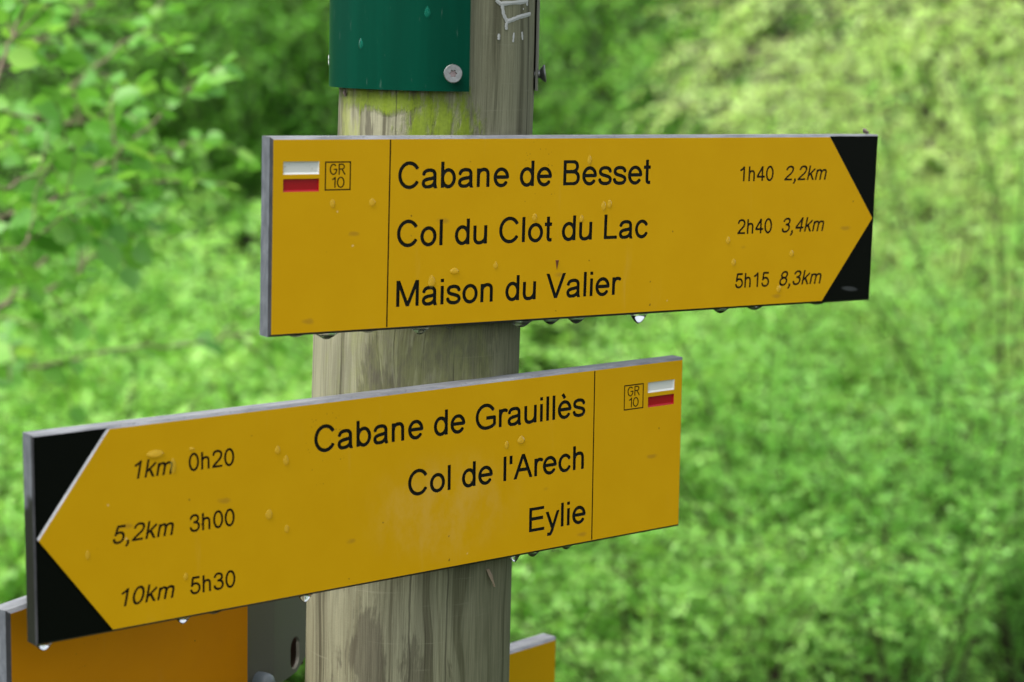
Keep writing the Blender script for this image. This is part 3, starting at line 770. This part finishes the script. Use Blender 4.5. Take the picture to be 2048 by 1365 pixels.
# ------------------------------------------------------------------ water
def drop_mesh(w, h, dep, seed):
    V, F = [], []; n = 24; m = 9
    for i in range(m + 1):
        s = i / m                                     # 0 at the tip, 1 at the rim
        for k in range(n):
            q = 2 * math.pi * k / n
            z = -h * (0.5 * (1 + math.cos(math.pi * s))) ** 0.62
            V.append((w / 2 * s * math.cos(q), dep / 2 * s * math.sin(q), z))
    for i in range(m):
        for k in range(n): F.append((i * n + k, i * n + (k + 1) % n, (i + 1) * n + (k + 1) % n, (i + 1) * n + k))
    F.append(tuple(m * n + k for k in range(n)))
    return V, F
def hang(M, xmm, w, h, label, group):
    V, F = drop_mesh(w, h, min(0.0125, w * .9), 0)
    o = mesh('hanging_raindrop', V, [f for f in F], M_WATER, None, True)
    o.matrix_world = M @ Matrix.Translation((xmm / 1000, -0.0740, -0.0073)) @ Matrix(((1, 0, 0), (0, 0, 1), (0, -1, 0))).to_4x4()
    tag(o, label, 'raindrop', group)
H1 = 'raindrops hanging under the Besset board'; H2 = 'raindrops hanging under the Grauillès board'
for x, w, h, l in ((-274.1, .016, .0022, 'shallow raindrop under the left end of the Besset board, below its red stripe'), (-247.5, .022, .0052, 'dark raindrop under the Besset board, just left of where the post begins'),
    (-212.1, .016, .0022, 'flat raindrop under the Besset board just left of its dividing line'), (-165.5, .0175, .0062, 'raindrop with a pale glint under the a of Maison, in front of the post'),
    (-138, .012, .0028, 'small dark raindrop in front of the post under the son of Maison'),
    (-71.1, .023, .0056, 'broad dark raindrop at the right edge of the post under the word du'), (-42.5, .017, .0050, 'dark raindrop under the V of Valier'), (-17.3, .019, .0055, 'dark raindrop under the al of Valier'),
    (46.2, .0185, .0088, 'brightest raindrop under the Besset board, hanging right of the word Valier'), (133.5, .018, .0045, 'dark raindrop under the 5 of 5h15'), (171.2, .020, .0036, 'shallow raindrop under the gap between 5h15 and 8,3km'), (242.8, .024, .0024, 'faint flat raindrop where the lower black corner begins')):
    hang(B1, x, w, h, l, H1)
for x, w, h, l in ((-293.1 + 1.5, .015, .0062, 'bright raindrop at the lower left tip of the black arrow end'), (-182.6, .0135, .0058, 'bright raindrop hanging below 5h30 in front of the orange board'), (-156.9, .016, .0028, 'small dark raindrop right of 5h30 in front of the orange board'),
    (-78.1, .0135, .0070, 'bright raindrop hanging in front of the metal bracket at the left edge of the post'), (123.6, .011, .0066, 'bright raindrop at the right edge of the post below the E of Eylie'), (142.4, .0135, .0050, 'dark raindrop under the y of Eylie'), (178.0, .0125, .0040, 'dark raindrop under the final e of Eylie')):
    hang(B2, x, w, h, l, H2)
def bead(M, x, y, w, h, label, group, seed=0, mat=None):
    """flattened tear-shaped bead lying on a board face"""
    V, F = [], []; n = 20; m = 6; th = w * .16
    for i in range(m + 1):
        s = i / m
        for k in range(n):
            q = 2 * math.pi * k / n; sx = math.cos(q); sy = math.sin(q)
            tear = 1 - .42 * max(sy, 0) ** 1.2
            wob = 1 + .06 * math.sin(3 * q + seed)
            V.append((x / 1000 + w / 2 * s * sx * tear * wob, y / 1000 + h / 2 * s * sy, th * math.sqrt(max(0, 1 - s ** 2.4)) * (1 - .45 * s * sy) + .00005))
    for i in range(m):
        for k in range(n): F.append((i * n + k, i * n + (k + 1) % n, (i + 1) * n + (k + 1) % n, (i + 1) * n + k))
    o = mesh('water_droplet', V, F, mat or M_BEAD, None, True); o.matrix_world = M; tag(o, label, 'droplet', group)
D1 = 'droplets on the face of the Besset board'; D2 = 'droplets on the face of the Grauillès board'
for i, (x, y, w, h, l) in enumerate(((-248.4, 24.5, 4.6, 7, 'faint droplet under the GR 10 box of the Besset board'), (-214.6, 24.6, 5.6, 6.6, 'round droplet just left of the dividing line of the Besset board'), (-160.5, -37.8, 6.2, 10.5, 'bright tear droplet resting on top of the a of Maison'),
    (-139.9, -30.4, 8, 5, 'wide flat droplet above the is of Maison'), (-102.0, -27.5, 4, 6, 'droplet above the n of Maison'), (-66.3, 9.6, 4.6, 6.5, 'droplet above the t of Clot'), (-20.6, 7.6, 4, 6, 'droplet just above the u before Lac'),
    (0.9, 17.3, 4.8, 8, 'left droplet of the pair above the L of Lac'), (6.8, 18.8, 4.4, 7, 'right droplet of the pair above the L of Lac'), (-14.7, 54.7, 4, 8, 'thin streak droplet above the e of Besset'), (132.5, -14.9, 4.6, 6.6, 'droplet left of and below 2h40'), (139.7, -34.0, 4.6, 6.6, 'droplet above the 5 of 5h15'),
    (204.2, -28.5, 4.6, 6.2, 'droplet above the 3 of 8,3km'), (191.4, -59.0, 5, 6.6, 'droplet touching the lower left of 8,3km'))):
    bead(B1, x, y, w / 1000, h / 1000, l, D1, i)
for i, (x, y, w, h, l) in enumerate(((-206.9, 50.3, 14, 6, 'wide flat smear of water above the k of 1km'), (-192.8, 39.9, 4.6, 12, 'tall pale droplet touching the m of 1km'), (-177.7, 50.5, 4.2, 2.8, 'tiny droplet above the first 0 of 0h20'), (-106.0, 41.3, 4.6, 6.8, 'upper droplet of the pair right of 0h20'),
    (-98.7, 32.5, 4.8, 8, 'lower droplet of the pair right of 0h20'), (-113.6, -6.4, 6, 8, 'large oval droplet right of 3h00'), (-98.5, -19.5, 4, 6.4, 'small droplet right of and below 3h00'), (-183.8, -42.5, 3.6, 5.6, 'faint droplet above the 5 of 5h30'),
    (108.3, 20.1, 4, 6.6, 'narrow droplet above the A of Arech'), (123.0, 22.5, 7.6, 7, 'squarish droplet above the r of Arech'), (-260.5, -15.0, 3.4, 7, 'faint droplet left of 5,2km near the arrow tip'))):
    bead(B2, x, y, w / 1000, h / 1000, l, D2, i)
B3 = mat4(R3, b3c)
bead(B3, 12, 52, .006, .008, 'left droplet on the shaded orange board', 'droplets on the orange board', 1)
bead(B3, 44, 56, .005, .006, 'right droplet on the shaded orange board', 'droplets on the orange board', 2)
for Mb, l in PLATE_BEADS: bead(Mb, 0, 0, .0048, .0088, l, 'water beads on the green plate', 3, M_BEAD_CLEAR)
# dry scraps
def scrap():
    V, F = [], []; n, m = 10, 6
    for i in range(m + 1):
        for k in range(n):
            q = 2 * math.pi * k / n; s = math.sin(math.pi * i / m)
            r = .0019 * s * (1 + .3 * math.sin(3 * q + i))
            V.append((-.0045 + .009 * i / m, r * math.cos(q), r * math.sin(q) + .0006 * math.sin(i * 1.7)))
    for i in range(m):
        for k in range(n): F.append((i * n + k, i * n + (k + 1) % n, (i + 1) * n + (k + 1) % n, (i + 1) * n + k))
    o = mesh('dried_bud', V, F, M_DRY, None, True)
    o.matrix_world = B1 @ Matrix.Translation((.2905, .0768, -.008)) @ Matrix.Rotation(math.radians(-28), 4, 'Z')
    tag(o, 'tiny grey dried bud lying on the top right corner of the Besset board', 'dried bud')
    me = o.data
    o2 = bpy.data.objects.new('seed_husk', me.copy()); COL.objects.link(o2)
    a, z = px_post(692, 187)
    o2.matrix_world = Matrix.Translation(on_post(a, z, .002)) @ Matrix.Rotation(math.radians(80), 4, 'Y') @ Matrix.Scale(.7, 4)
    tag(o2, 'small brown seed husk stuck to the post below the green plate', 'seed husk')
scrap()
V = [(-.0448, -.0255, .0002), (-.0415, -.0255, .0002), (-.0432, -.0335, .0002), (-.0432, -.0262, .0009)]
o = mesh('leaf_scrap', V, [(0, 2, 3), (2, 1, 3), (0, 3, 1)], simple('rusty_scrap', (0.13, 0.035, 0.008), .6).m, None); o.matrix_world = B1
tag(o, 'tiny rust brown plant scrap stuck above the V of Valier', 'plant scrap')

# ------------------------------------------------------------------ ground
def gz(x, y): return -0.075 * max(0.0, y - 3.0) * (1 if y < 34 else 0) + (-0.075 * 31 + (y - 34) * .25 if y >= 34 else 0) if y > 3 else 0.0
def m_ground():
    t = NT('ground_soil'); co = t.new('TexCoord').outputs['Object']
    n = t.noise(co, 0.8, 6, 0.65)
    c = t.ramp(n, [(0.3, (0.020, 0.018, 0.010)), (0.5, (0.028, 0.045, 0.012)), (0.7, (0.035, 0.075, 0.015))])
    t.lk(c, t.b.inputs['Base Color']); t.b.inputs['Roughness'].default_value = 0.9; t.b.inputs['Specular IOR Level'].default_value = .1
    return t.m
xs = np.linspace(-120, 120, 61); ys = np.concatenate([np.linspace(-60, 0, 10), np.linspace(1, 40, 60), np.linspace(44, 160, 20)])
V = [(x, y, gz(x, y) + .06 * math.sin(x * 1.3 + y) * (1 if 4 < y < 34 else 0)) for y in ys for x in xs]
F = [(j * 61 + i, j * 61 + i + 1, (j + 1) * 61 + i + 1, (j + 1) * 61 + i) for j in range(len(ys) - 1) for i in range(60)]
tag(mesh('ground', V, F, m_ground(), None, True), None, None, kind='structure')

# ------------------------------------------------------------------ vegetation
def m_leaf(name, dark, mid, light, trans=0.48, rough=0.38):
    t = NT(name)
    at_ = t.n.new('ShaderNodeAttribute'); at_.attribute_name = 'tone'
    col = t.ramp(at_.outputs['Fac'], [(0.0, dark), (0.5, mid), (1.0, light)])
    t.lk(col, t.b.inputs['Base Color']); t.b.inputs['Roughness'].default_value = rough; t.b.inputs['Specular IOR Level'].default_value = 0.5
    tr = t.new('BsdfTranslucent'); t.lk(t.mix(1.0, col, (1.15, 1.15, 0.7), 'MULTIPLY'), tr.inputs['Color'])
    m = t.new('MixShader'); m.inputs[0].default_value = trans
    t.lk(t.b.outputs[0], m.inputs[1]); t.lk(tr.outputs[0], m.inputs[2]); t.lk(m.outputs[0], t.out.inputs[0])
    return t.m
L_HAZEL = m_leaf('hazel_leaf', (0.09, 0.28, 0.04), (0.20, 0.50, 0.08), (0.40, 0.68, 0.13))
L_SHRUB = m_leaf('shrub_leaf', (0.16, 0.40, 0.07), (0.32, 0.65, 0.13), (0.52, 0.80, 0.22))
L_SHRUB2 = m_leaf('willow_leaf', (0.14, 0.39, 0.07), (0.29, 0.66, 0.13), (0.48, 0.82, 0.21))
L_BEECH = m_leaf('beech_leaf', (0.09, 0.30, 0.02), (0.19, 0.54, 0.05), (0.38, 0.72, 0.10))
L_HAZY = m_leaf('hazy_spring_leaf', (0.30, 0.57, 0.11), (0.52, 0.80, 0.20), (0.66, 0.90, 0.32))  # veil of haze put into whitened leaf colours
L_DARK = m_leaf('forest_leaf_shaded', (0.007, 0.028, 0.004), (0.013, 0.050, 0.008), (0.03, 0.09, 0.014))  # shade inside the wood put into darkened leaf colours
M_TWIG = simple('twig_bark', (0.20, 0.16, 0.11), .8, .2).m
M_BARK = simple('tree_bark', (0.060, 0.054, 0.045), .9, .2).m
M_BARK_DARK = simple('dark_stem_bark', (0.055, 0.042, 0.028), .8, .2).m
M_BARK_PALE = simple('pale_bark', (0.16, 0.14, 0.10), .85, .2).m

def leaves(name, P, D, N, Sz, tone, mat, parent, ratio=0.62):
    """each leaf: 5-vertex folded blade"""
    P, D, N = (np.asarray(q, float) for q in (P, D, N)); n = len(P)
    D = D / np.maximum(np.linalg.norm(D, axis=1)[:, None], 1e-9)
    X = np.cross(D, N); X /= np.maximum(np.linalg.norm(X, axis=1)[:, None], 1e-9); Z = np.cross(X, D)
    s = np.asarray(Sz)[:, None]
    V = np.stack([P, P + s * (D * .30 + X * ratio * .46 + Z * .08), P + s * (D * .68 + X * ratio * .40 + Z * .06), P + s * (D - Z * .10),
                  P + s * (D * .68 - X * ratio * .40 + Z * .06), P + s * (D * .30 - X * ratio * .46 + Z * .08)], 1).reshape(-1, 3)
    b = (np.arange(n) * 6)[:, None]
    idx = (b + np.array([0, 1, 2, 3, 0, 3, 4, 5])).ravel(); nf = n * 2
    me = bpy.data.meshes.new(name); me.vertices.add(n * 6); me.loops.add(nf * 4); me.polygons.add(nf)
    me.vertices.foreach_set('co', V.ravel()); me.loops.foreach_set('vertex_index', idx.astype(np.int32))
    me.polygons.foreach_set('loop_start', np.arange(0, nf * 4, 4, dtype=np.int32))
    at_ = me.attributes.new('tone', 'FLOAT', 'FACE'); at_.data.foreach_set('value', np.repeat(np.clip(tone, 0, 1), 2).astype(np.float32))
    me.materials.append(mat); me.update(calc_edges=True)
    return link(bpy.data.objects.new(name, me), parent)
def tubes(name, items, mat, parent, ns=5):
    V, F = [], []
    for pl, r0, r1 in items:
        pl = np.asarray(pl, float); n = len(pl); b = len(V)
        T = np.gradient(pl, axis=0); T /= np.maximum(np.linalg.norm(T, axis=1)[:, None], 1e-9)
        for i in range(n):
            ref = np.array([1., 0, 0]) if abs(T[i][0]) < .8 else np.array([0, 1., 0])
            x = np.cross(T[i], ref); x /= np.linalg.norm(x); y = np.cross(T[i], x); r = r0 + (r1 - r0) * i / max(1, n - 1)
            for k in range(ns):
                q = 2 * math.pi * k / ns; V.append(pl[i] + r * (x * math.cos(q) + y * math.sin(q)))
        for i in range(n - 1):
            for k in range(ns): F.append((b + i * ns + k, b + i * ns + (k + 1) % ns, b + (i + 1) * ns + (k + 1) % ns, b + (i + 1) * ns + k))
    return mesh(name, V, F, mat, parent, True)
def curve_pts(p0, d0, length, droop, n, rng, wob=0.15):
    p = np.array(p0, float); d = np.array(d0, float); d /= np.linalg.norm(d); out = [p.copy()]
    for i in range(n):
        d = d + np.array([0, 0, -droop / n]) + rng.normal(0, wob / n ** .5, 3); d /= np.linalg.norm(d)
        p = p + d * length / n; out.append(p.copy())
    return np.array(out)
def leaf_row(pl, spacing, size, rng, acc, start=0.1, flat=0.6, per=1):
    """leaves alternately along a twig polyline"""
    seg = np.diff(pl, axis=0); ln = np.linalg.norm(seg, axis=1); tot = ln.sum(); cum = np.concatenate([[0], np.cumsum(ln)])
    s = tot * start; k = 0
    while s < tot:
        i = min(np.searchsorted(cum, s) - 1, len(seg) - 1); i = max(i, 0)
        p = pl[i] + seg[i] * ((s - cum[i]) / max(ln[i], 1e-9)); t = seg[i] / max(ln[i], 1e-9)
        for _ in range(per):
            side = np.cross(t, [0, 0, 1.0]); side /= max(np.linalg.norm(side), 1e-6)
            d = t * .55 + side * (1 if k % 2 else -1) * .8 + rng.normal(0, .35, 3) + np.array([0, 0, -.25])
            nn = np.array([0, 0, 1.0]) * flat + rng.normal(0, .45, 3)
            acc.append((p, d, nn, size * rng.uniform(.6, 1.2))); k += 1
        s += spacing * rng.uniform(.6, 1.4)
    d = pl[-1] - pl[-2]
    acc.append((pl[-1], d, np.array([0, 0, 1.0]) + rng.normal(0, .4, 3), size * rng.uniform(.5, .9)))
def finish(acc, rng, base=.45, spread=.22, name='foliage', mat=None, parent=None, ratio=.62, clump=None):
    P, D, N, Sz = (np.array(q) for q in zip(*acc))
    tone = np.clip(rng.normal(base, spread, len(P)), 0, 1)
    return leaves(name, P, D, N, Sz, tone, mat, parent, ratio)
def shrub(name, label, cat, group, base, height, spread, stems, seed, leaf, mat, spacing=.03, twigs=16, tl=.35, bias=(0, 0, 0), tone=.45, bark=None, ratio=.62, low=.15, per=1, r0=.008, rise=(.0, .9)):
    rng = np.random.default_rng(seed)
    root = empty(name, Matrix.Translation(base)); tag(root, label, cat, group)
    acc, tb = [], []
    for s in range(stems):
        a = rng.uniform(0, 2 * math.pi); out = rng.uniform(.15, 1) * spread
        d = np.array([math.cos(a) * out / height, math.sin(a) * out / height, 1.0]) + np.array(bias)
        hh = height * rng.uniform(.7, 1.12)
        pl = curve_pts((rng.normal(0, .05 * spread), rng.normal(0, .05 * spread), 0), d, hh, .35, 9, rng, .28)
        tb.append((pl, r0, r0 * .3))
        leaf_row(pl[5:], spacing * 1.3, leaf, rng, acc)
        for k in range(twigs):
            f = low + (1 - low) * rng.uniform() ** .75; i = min(int(f * 9), 8)
            p = pl[i] + (pl[i + 1] - pl[i]) * rng.uniform()
            a2 = rng.uniform(0, 2 * math.pi)
            dd = np.array([math.cos(a2), math.sin(a2), rng.uniform(*rise)])
            tw = curve_pts(p, dd, tl * rng.uniform(.5, 1.25), .5, 5, rng, .3)
            tb.append((tw, r0 * .20, r0 * .10)); leaf_row(tw, spacing, leaf, rng, acc, per=per)
    tubes('stems', tb, bark or M_TWIG, root, 4)
    finish(acc, rng, tone, .12, 'foliage', mat, root, ratio)
    return root
def spray_crown(rng, centres, rad, leaf, nl, droop=.7):
    """loose hanging clusters of leafy twigs"""
    acc, tb = [], []
    for c in centres:
        r = rad * rng.uniform(.6, 1.35); a0 = math.atan2(c[1], c[0])
        for k in range(7):
            a = a0 + rng.normal(0, .9)
            d = np.array([math.cos(a), math.sin(a), rng.uniform(-.7, .6)])
            tw = curve_pts(np.array(c) - .3 * r * np.array([math.cos(a0), math.sin(a0), -.2]), d, r * rng.uniform(.7, 1.3), droop, 4, rng, .3)
            tb.append((tw, .005, .002)); leaf_row(tw, r * 7 / nl, leaf, rng, acc, flat=1.0)
    return acc, tb
def tree(label, base, height, seed, leaf, mat, lo, rad, n_spray, srad, nl, group, trunk_r=.12, tone=.45, bark=None, name='beech_tree', front=0.55, fill=.55):
    rng = np.random.default_rng(seed)
    root = empty(name, Matrix.Translation(base)); tag(root, label, 'tree', group)
    tp = curve_pts((0, 0, -.2), (rng.normal(0, .05), rng.normal(0, .05), 1), height, 0, 9, rng, .10)
    cs, limbs = [], []
    for i in range(n_spray):
        a = rng.uniform(0, 2 * math.pi) if rng.uniform() > front else rng.uniform(-2.6, -.54)
        z = lo + (height - lo) * rng.uniform() ** 2.0
        prof = math.sin(math.pi * min(1, max(.08, ((z - lo) / (height - lo)) * .8 + .2)))
        r = rad * prof * (fill + (1 - fill) * rng.uniform() ** .5)
        cs.append((r * math.cos(a), r * math.sin(a), z - .12 * r))
        if i % 3 == 0:
            j = int(np.clip((z * .85) / height * 9, 0, 8)); limbs.append((np.array([tp[j], tp[j] * .5 + np.array(cs[-1]) * .5 + np.array([0, 0, .12 * r]), np.array(cs[-1])]), trunk_r * .22, .006))
    acc, tb = spray_crown(rng, cs, srad, leaf, nl)
    tubes('trunk', [(tp, trunk_r, trunk_r * .25)] + limbs + tb, bark or M_BARK, root, 6)
    finish(acc, rng, tone, .15, 'crown', mat, root, .68)
    return root
def gbase(x, y): return (x, y, gz(x, y) - .03)

# hazel at the left: stems rooted outside the frame, arching branches that reach into it
def hazel():
    rng = np.random.default_rng(12)
    base = Vector((-1.35, 3.3, 0.0)); root = empty('hazel_bush', Matrix.Translation(base))
    tag(root, 'hazel bush at the left edge with broad leaves on arching twigs above the arrow board', 'bush')
    acc, tb = [], []
    arch = [([(-60, 560), (60, 440), (200, 330), (300, 250), (380, 185), (462, 150)], 3.0, .0042), ([(-60, 700), (40, 560), (150, 470), (260, 330), (360, 290), (395, 285)], 3.15, .004),
            ([(-80, 330), (20, 300), (110, 200), (220, 110), (300, 40), (340, -30)], 3.3, .004), ([(-40, 240), (10, 120), (45, 10), (70, -60)], 2.7, .0035),
            ([(-60, 480), (30, 430), (100, 400), (180, 390), (240, 350)], 2.9, .0035), ([(-80, 640), (40, 600), (140, 560), (230, 470), (300, 420)], 3.3, .004),
            ([(-60, 200), (40, 230), (120, 240), (200, 240), (260, 225)], 3.1, .0035), ([(-60, 760), (60, 735), (200, 705), (380, 690), (520, 660)], 3.4, .004),
            ([(-80, 120), (30, 90), (110, 70), (190, 10), (230, -50)], 3.5, .0035), ([(-60, 380), (30, 370), (90, 330), (170, 290)], 2.8, .003),
            ([(-60, 520), (20, 500), (80, 470), (150, 440)], 2.75, .003)]
    for pts, dp, r in arch:
        pl = np.array([np.array(at(x, y, dp * 1.08 + .04 * i) - base) for i, (x, y) in enumerate(pts)])
        t = np.linspace(0, len(pl) - 1, 5 * len(pl)); pl = np.stack([np.interp(t, np.arange(len(pl)), pl[:, k]) for k in range(3)], 1)
        pl[1:-1] = (pl[:-2] + pl[1:-1] * 2 + pl[2:]) / 4; pl += rng.normal(0, .004, pl.shape)
        stem = np.array([[rng.normal(0, .06), rng.normal(0, .06), 0], pl[0] * .55 + np.array([-.05, 0, -.05]), pl[0]])
        tb.append((stem, r * 2.2, r * 1.1)); tb.append((pl, r, r * .4))
        leaf_row(pl, .029, .049, rng, acc, .0, .5, 1)
        for k in range(7):
            i = rng.integers(2, len(pl) - 2); d = pl[i + 1] - pl[i]; d = d / np.linalg.norm(d) + rng.normal(0, .6, 3)
            tw = curve_pts(pl[i], d, rng.uniform(.08, .2), .6, 4, rng, .3); tb.append((tw, r * .5, r * .25)); leaf_row(tw, .026, .047, rng, acc, .2, .5)
    tubes('stems', tb, M_TWIG, root, 5)
    finish(acc, rng, .48, .16, 'foliage', L_HAZEL, root, .8)
hazel()

SG = 'leafy bushes growing behind the signpost'
# left and middle shrubs
sh = [ ('darker green bush behind the hazel twigs, left of the dark hollow', -1.62, 9.6, 1.12, .55, 20, .030, L_BEECH, .42),
 # label, x, y, top height, spread, stems, leaf, mat, tone
 ('low pale green bush filling the left side beside the arrow board', -1.25, 5.2, 1.00, .75, 20, .033, L_SHRUB, .58),
 ('pale green bush left of the post between the two arrow boards', -.66, 5.6, 1.16, .7, 20, .031, L_SHRUB, .62),
 ('bright bush rising left of the Besset board below the dark hollow', -.95, 6.8, 1.14, .70, 24, .033, L_SHRUB, .55),
 ('rounded bush left of the dark hollow, half hidden behind the hazel twigs', -1.5, 7.6, 1.06, .8, 22, .034, L_BEECH, .25),
 ('pale bush standing in front, just above the black arrow end', -1.02, 4.9, .92, .5, 16, .031, L_SHRUB, .60),
 ('bush between the left edge and the Besset board with a dark gap above it', -1.12, 6.0, 1.12, .55, 18, .034, L_SHRUB, .50),
 ('pale bush close to the left edge of the post', -.40, 6.3, 1.10, .5, 16, .031, L_SHRUB, .64),
 ('light green bush right of the post below the Besset board', .35, 6.3, 1.15, .8, 20, .031, L_SHRUB, .66),
 ('bush below the pointed end of the Besset board, beside a dark gap', 1.0, 6.8, 1.0, .6, 18, .031, L_SHRUB, .62),
 ('bush at the bottom right of the post by the yellow board end', .42, 4.7, .80, .5, 18, .0207, L_SHRUB, .50),
 ('low bush hidden behind the Grauillès board and the post', -.1, 5.0, .8, .6, 14, .031, L_SHRUB, .5)]
for i, (l, x, y, hgt, spr, ns, lf, mt, tn) in enumerate(sh):
    shrub('leafy_bush', l, 'bush', SG, gbase(x, y), hgt - gz(x, y) * .9, spr, ns, 100 + i, lf, mt, spacing=lf * .52, twigs=24, tl=.30, tone=tn, per=1, bark=M_BARK_DARK)
# upright feathery bushes on the right: many thin stems, short rising twigs
fh = [
 ('upright bush at the bottom right with dark thin stems', 1.02, 5.0, 1.00, .42, 15, .018, .50),
 ('feathery bush between the yellow board end and the bottom right corner', .72, 5.5, .98, .40, 16, .018, .60),
 ('upright bush in the bottom right corner', 1.38, 5.3, 1.10, .42, 15, .018, .50),
 ('tall bluish green bush at the right edge below the pale foliage', 1.62, 6.2, 1.62, .50, 22, .0178, .78),
 ('feathery bush right of the Grauillès board end', .62, 6.6, 1.18, .45, 18, .0195, .78),
 ('tall feathery bush right of the black arrow point', 1.28, 6.9, 1.42, .50, 20, .0185, .85),
 ('bush under the pointed end of the Besset board', .98, 7.4, 1.18, .50, 18, .0205, .84),
 ('pale bush between the arrow point and the right edge of the photo', 1.85, 7.9, 1.95, .60, 20, .0215, .95)]
for i, (l, x, y, hgt, spr, ns, lf, tn) in enumerate(fh):
    shrub('feathery_bush', l, 'bush', 'upright feathery bushes right of the signpost', gbase(x, y), hgt - gz(x, y) * .95, spr, ns, 140 + i, lf, L_HAZY if tn > .88 else L_SHRUB2, spacing=lf * .48, twigs=38, tl=.17, tone=tn, low=.22, r0=.0095, rise=(.5, 1.7), bark=M_BARK_DARK)
# pale tree upper right, beeches along the forest edge
TG = 'trees along the forest edge'
tree('pale yellow green young tree in the upper right corner', gbase(2.35, 10.2), 4.0, 31, .040, L_HAZY, .3, 1.8, 680, .44, 85, TG, .05, .9, M_BARK_PALE, 'young_tree', .6)
tree('light green tree left of the pale corner tree, above the black arrow point', gbase(1.7, 14.0), 4.6, 32, .048, L_BEECH, .3, 1.9, 420, .56, 85, TG, .08, .62, M_BARK, 'beech_tree', .65)
tree('mid green beech with hanging sprays just right of the post top', gbase(.75, 15.5), 5.0, 33, .050, L_BEECH, .4, 2.2, 420, .62, 85, TG, .10, .36, M_BARK)
tree('beech directly behind the green plate at the post top', gbase(-.9, 17.0), 5.4, 34, .055, L_BEECH, 2.0, 2.4, 400, .6, 75, TG, .11, .45, M_BARK)
tree('beech with hanging sprays above the dark hollow on the left', gbase(-2.2, 16.5), 5.0, 35, .055, L_BEECH, 2.0, 2.4, 440, .6, 80, TG, .11, .48, M_BARK)
tree('small beech between the dark hollow and the green plate', gbase(-1.35, 14.2), 4.2, 38, .050, L_BEECH, 1.85, 1.3, 260, .5, 75, TG, .06, .45, M_BARK)
tree('leafy beech in the upper left corner behind the hazel twigs', gbase(-3.9, 14.0), 4.6, 36, .055, L_BEECH, .8, 2.2, 400, .55, 75, TG, .12, .5, M_BARK)
tree('beech behind the right hand trees, filling the gap under the bright crown', gbase(3.4, 15.5), 5.2, 37, .055, L_HAZY, .5, 2.6, 440, .6, 70, TG, .12, .7, M_BARK)
tree('beech beyond the left edge of the hazel bush', gbase(-6.2, 14.5), 4.8, 39, .06, L_BEECH, .6, 2.4, 260, .6, 60, TG, .12, .5, M_BARK)
# bare dark trunks inside the wood
rng0 = np.random.default_rng(77)
for i, (px, D, r) in enumerate(((415, 21, .10), (452, 23, .08), (470, 19.5, .06), (500, 22, .09), (388, 24, .07))):
    p = at(px, 360, D); x, y = p.x, p.y
    lab = ['leftmost pale trunk in the dark hollow left of the Besset board', 'thin dark trunk second from the left in the dark hollow', 'slimmest trunk in the middle of the dark hollow', 'trunk in the dark hollow next to the edge of the Besset board', 'dark trunk at the left rim of the hollow behind beech leaves', 'forest trunk hidden in leaves right of the post', 'forest trunk hidden in leaves above the Besset board'][i]
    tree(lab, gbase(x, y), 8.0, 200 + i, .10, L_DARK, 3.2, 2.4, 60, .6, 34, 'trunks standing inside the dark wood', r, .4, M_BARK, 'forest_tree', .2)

def mass(name, label, n, xr, yr, zr, size, mat, seed, tone=.4, flat=1.0):
    rng = np.random.default_rng(seed)
    nc = n // 40; acc = []
    C = np.stack([rng.uniform(*xr, nc), rng.uniform(*yr, nc), np.zeros(nc)], 1)
    for c in C:
        z = zr(c[0], c[1], rng); k = 40
        P = np.array([c[0], c[1], z]) + rng.normal(0, 1, (k, 3)) * np.array([.30, .30, .14]) * max(size * 6, .24)
        for p in P: acc.append((p, rng.normal(0, 1, 3) * np.array([1, 1, .4]), np.array([0, 0, flat]) + rng.normal(0, .5, 3), size * rng.uniform(.6, 1.2)))
    o = finish(acc, rng, tone, .22, name, mat, None, .66)
    tag(o, label, 'foliage', None, 'stuff'); return o
mass('undergrowth', 'low leafy undergrowth covering the ground behind the post', 40000, (-6, 6), (4.6, 8.8), lambda x, y, r: gz(x, y) + r.uniform(.02, .25 if x < .2 else .14), .032, L_SHRUB, 5, .48)
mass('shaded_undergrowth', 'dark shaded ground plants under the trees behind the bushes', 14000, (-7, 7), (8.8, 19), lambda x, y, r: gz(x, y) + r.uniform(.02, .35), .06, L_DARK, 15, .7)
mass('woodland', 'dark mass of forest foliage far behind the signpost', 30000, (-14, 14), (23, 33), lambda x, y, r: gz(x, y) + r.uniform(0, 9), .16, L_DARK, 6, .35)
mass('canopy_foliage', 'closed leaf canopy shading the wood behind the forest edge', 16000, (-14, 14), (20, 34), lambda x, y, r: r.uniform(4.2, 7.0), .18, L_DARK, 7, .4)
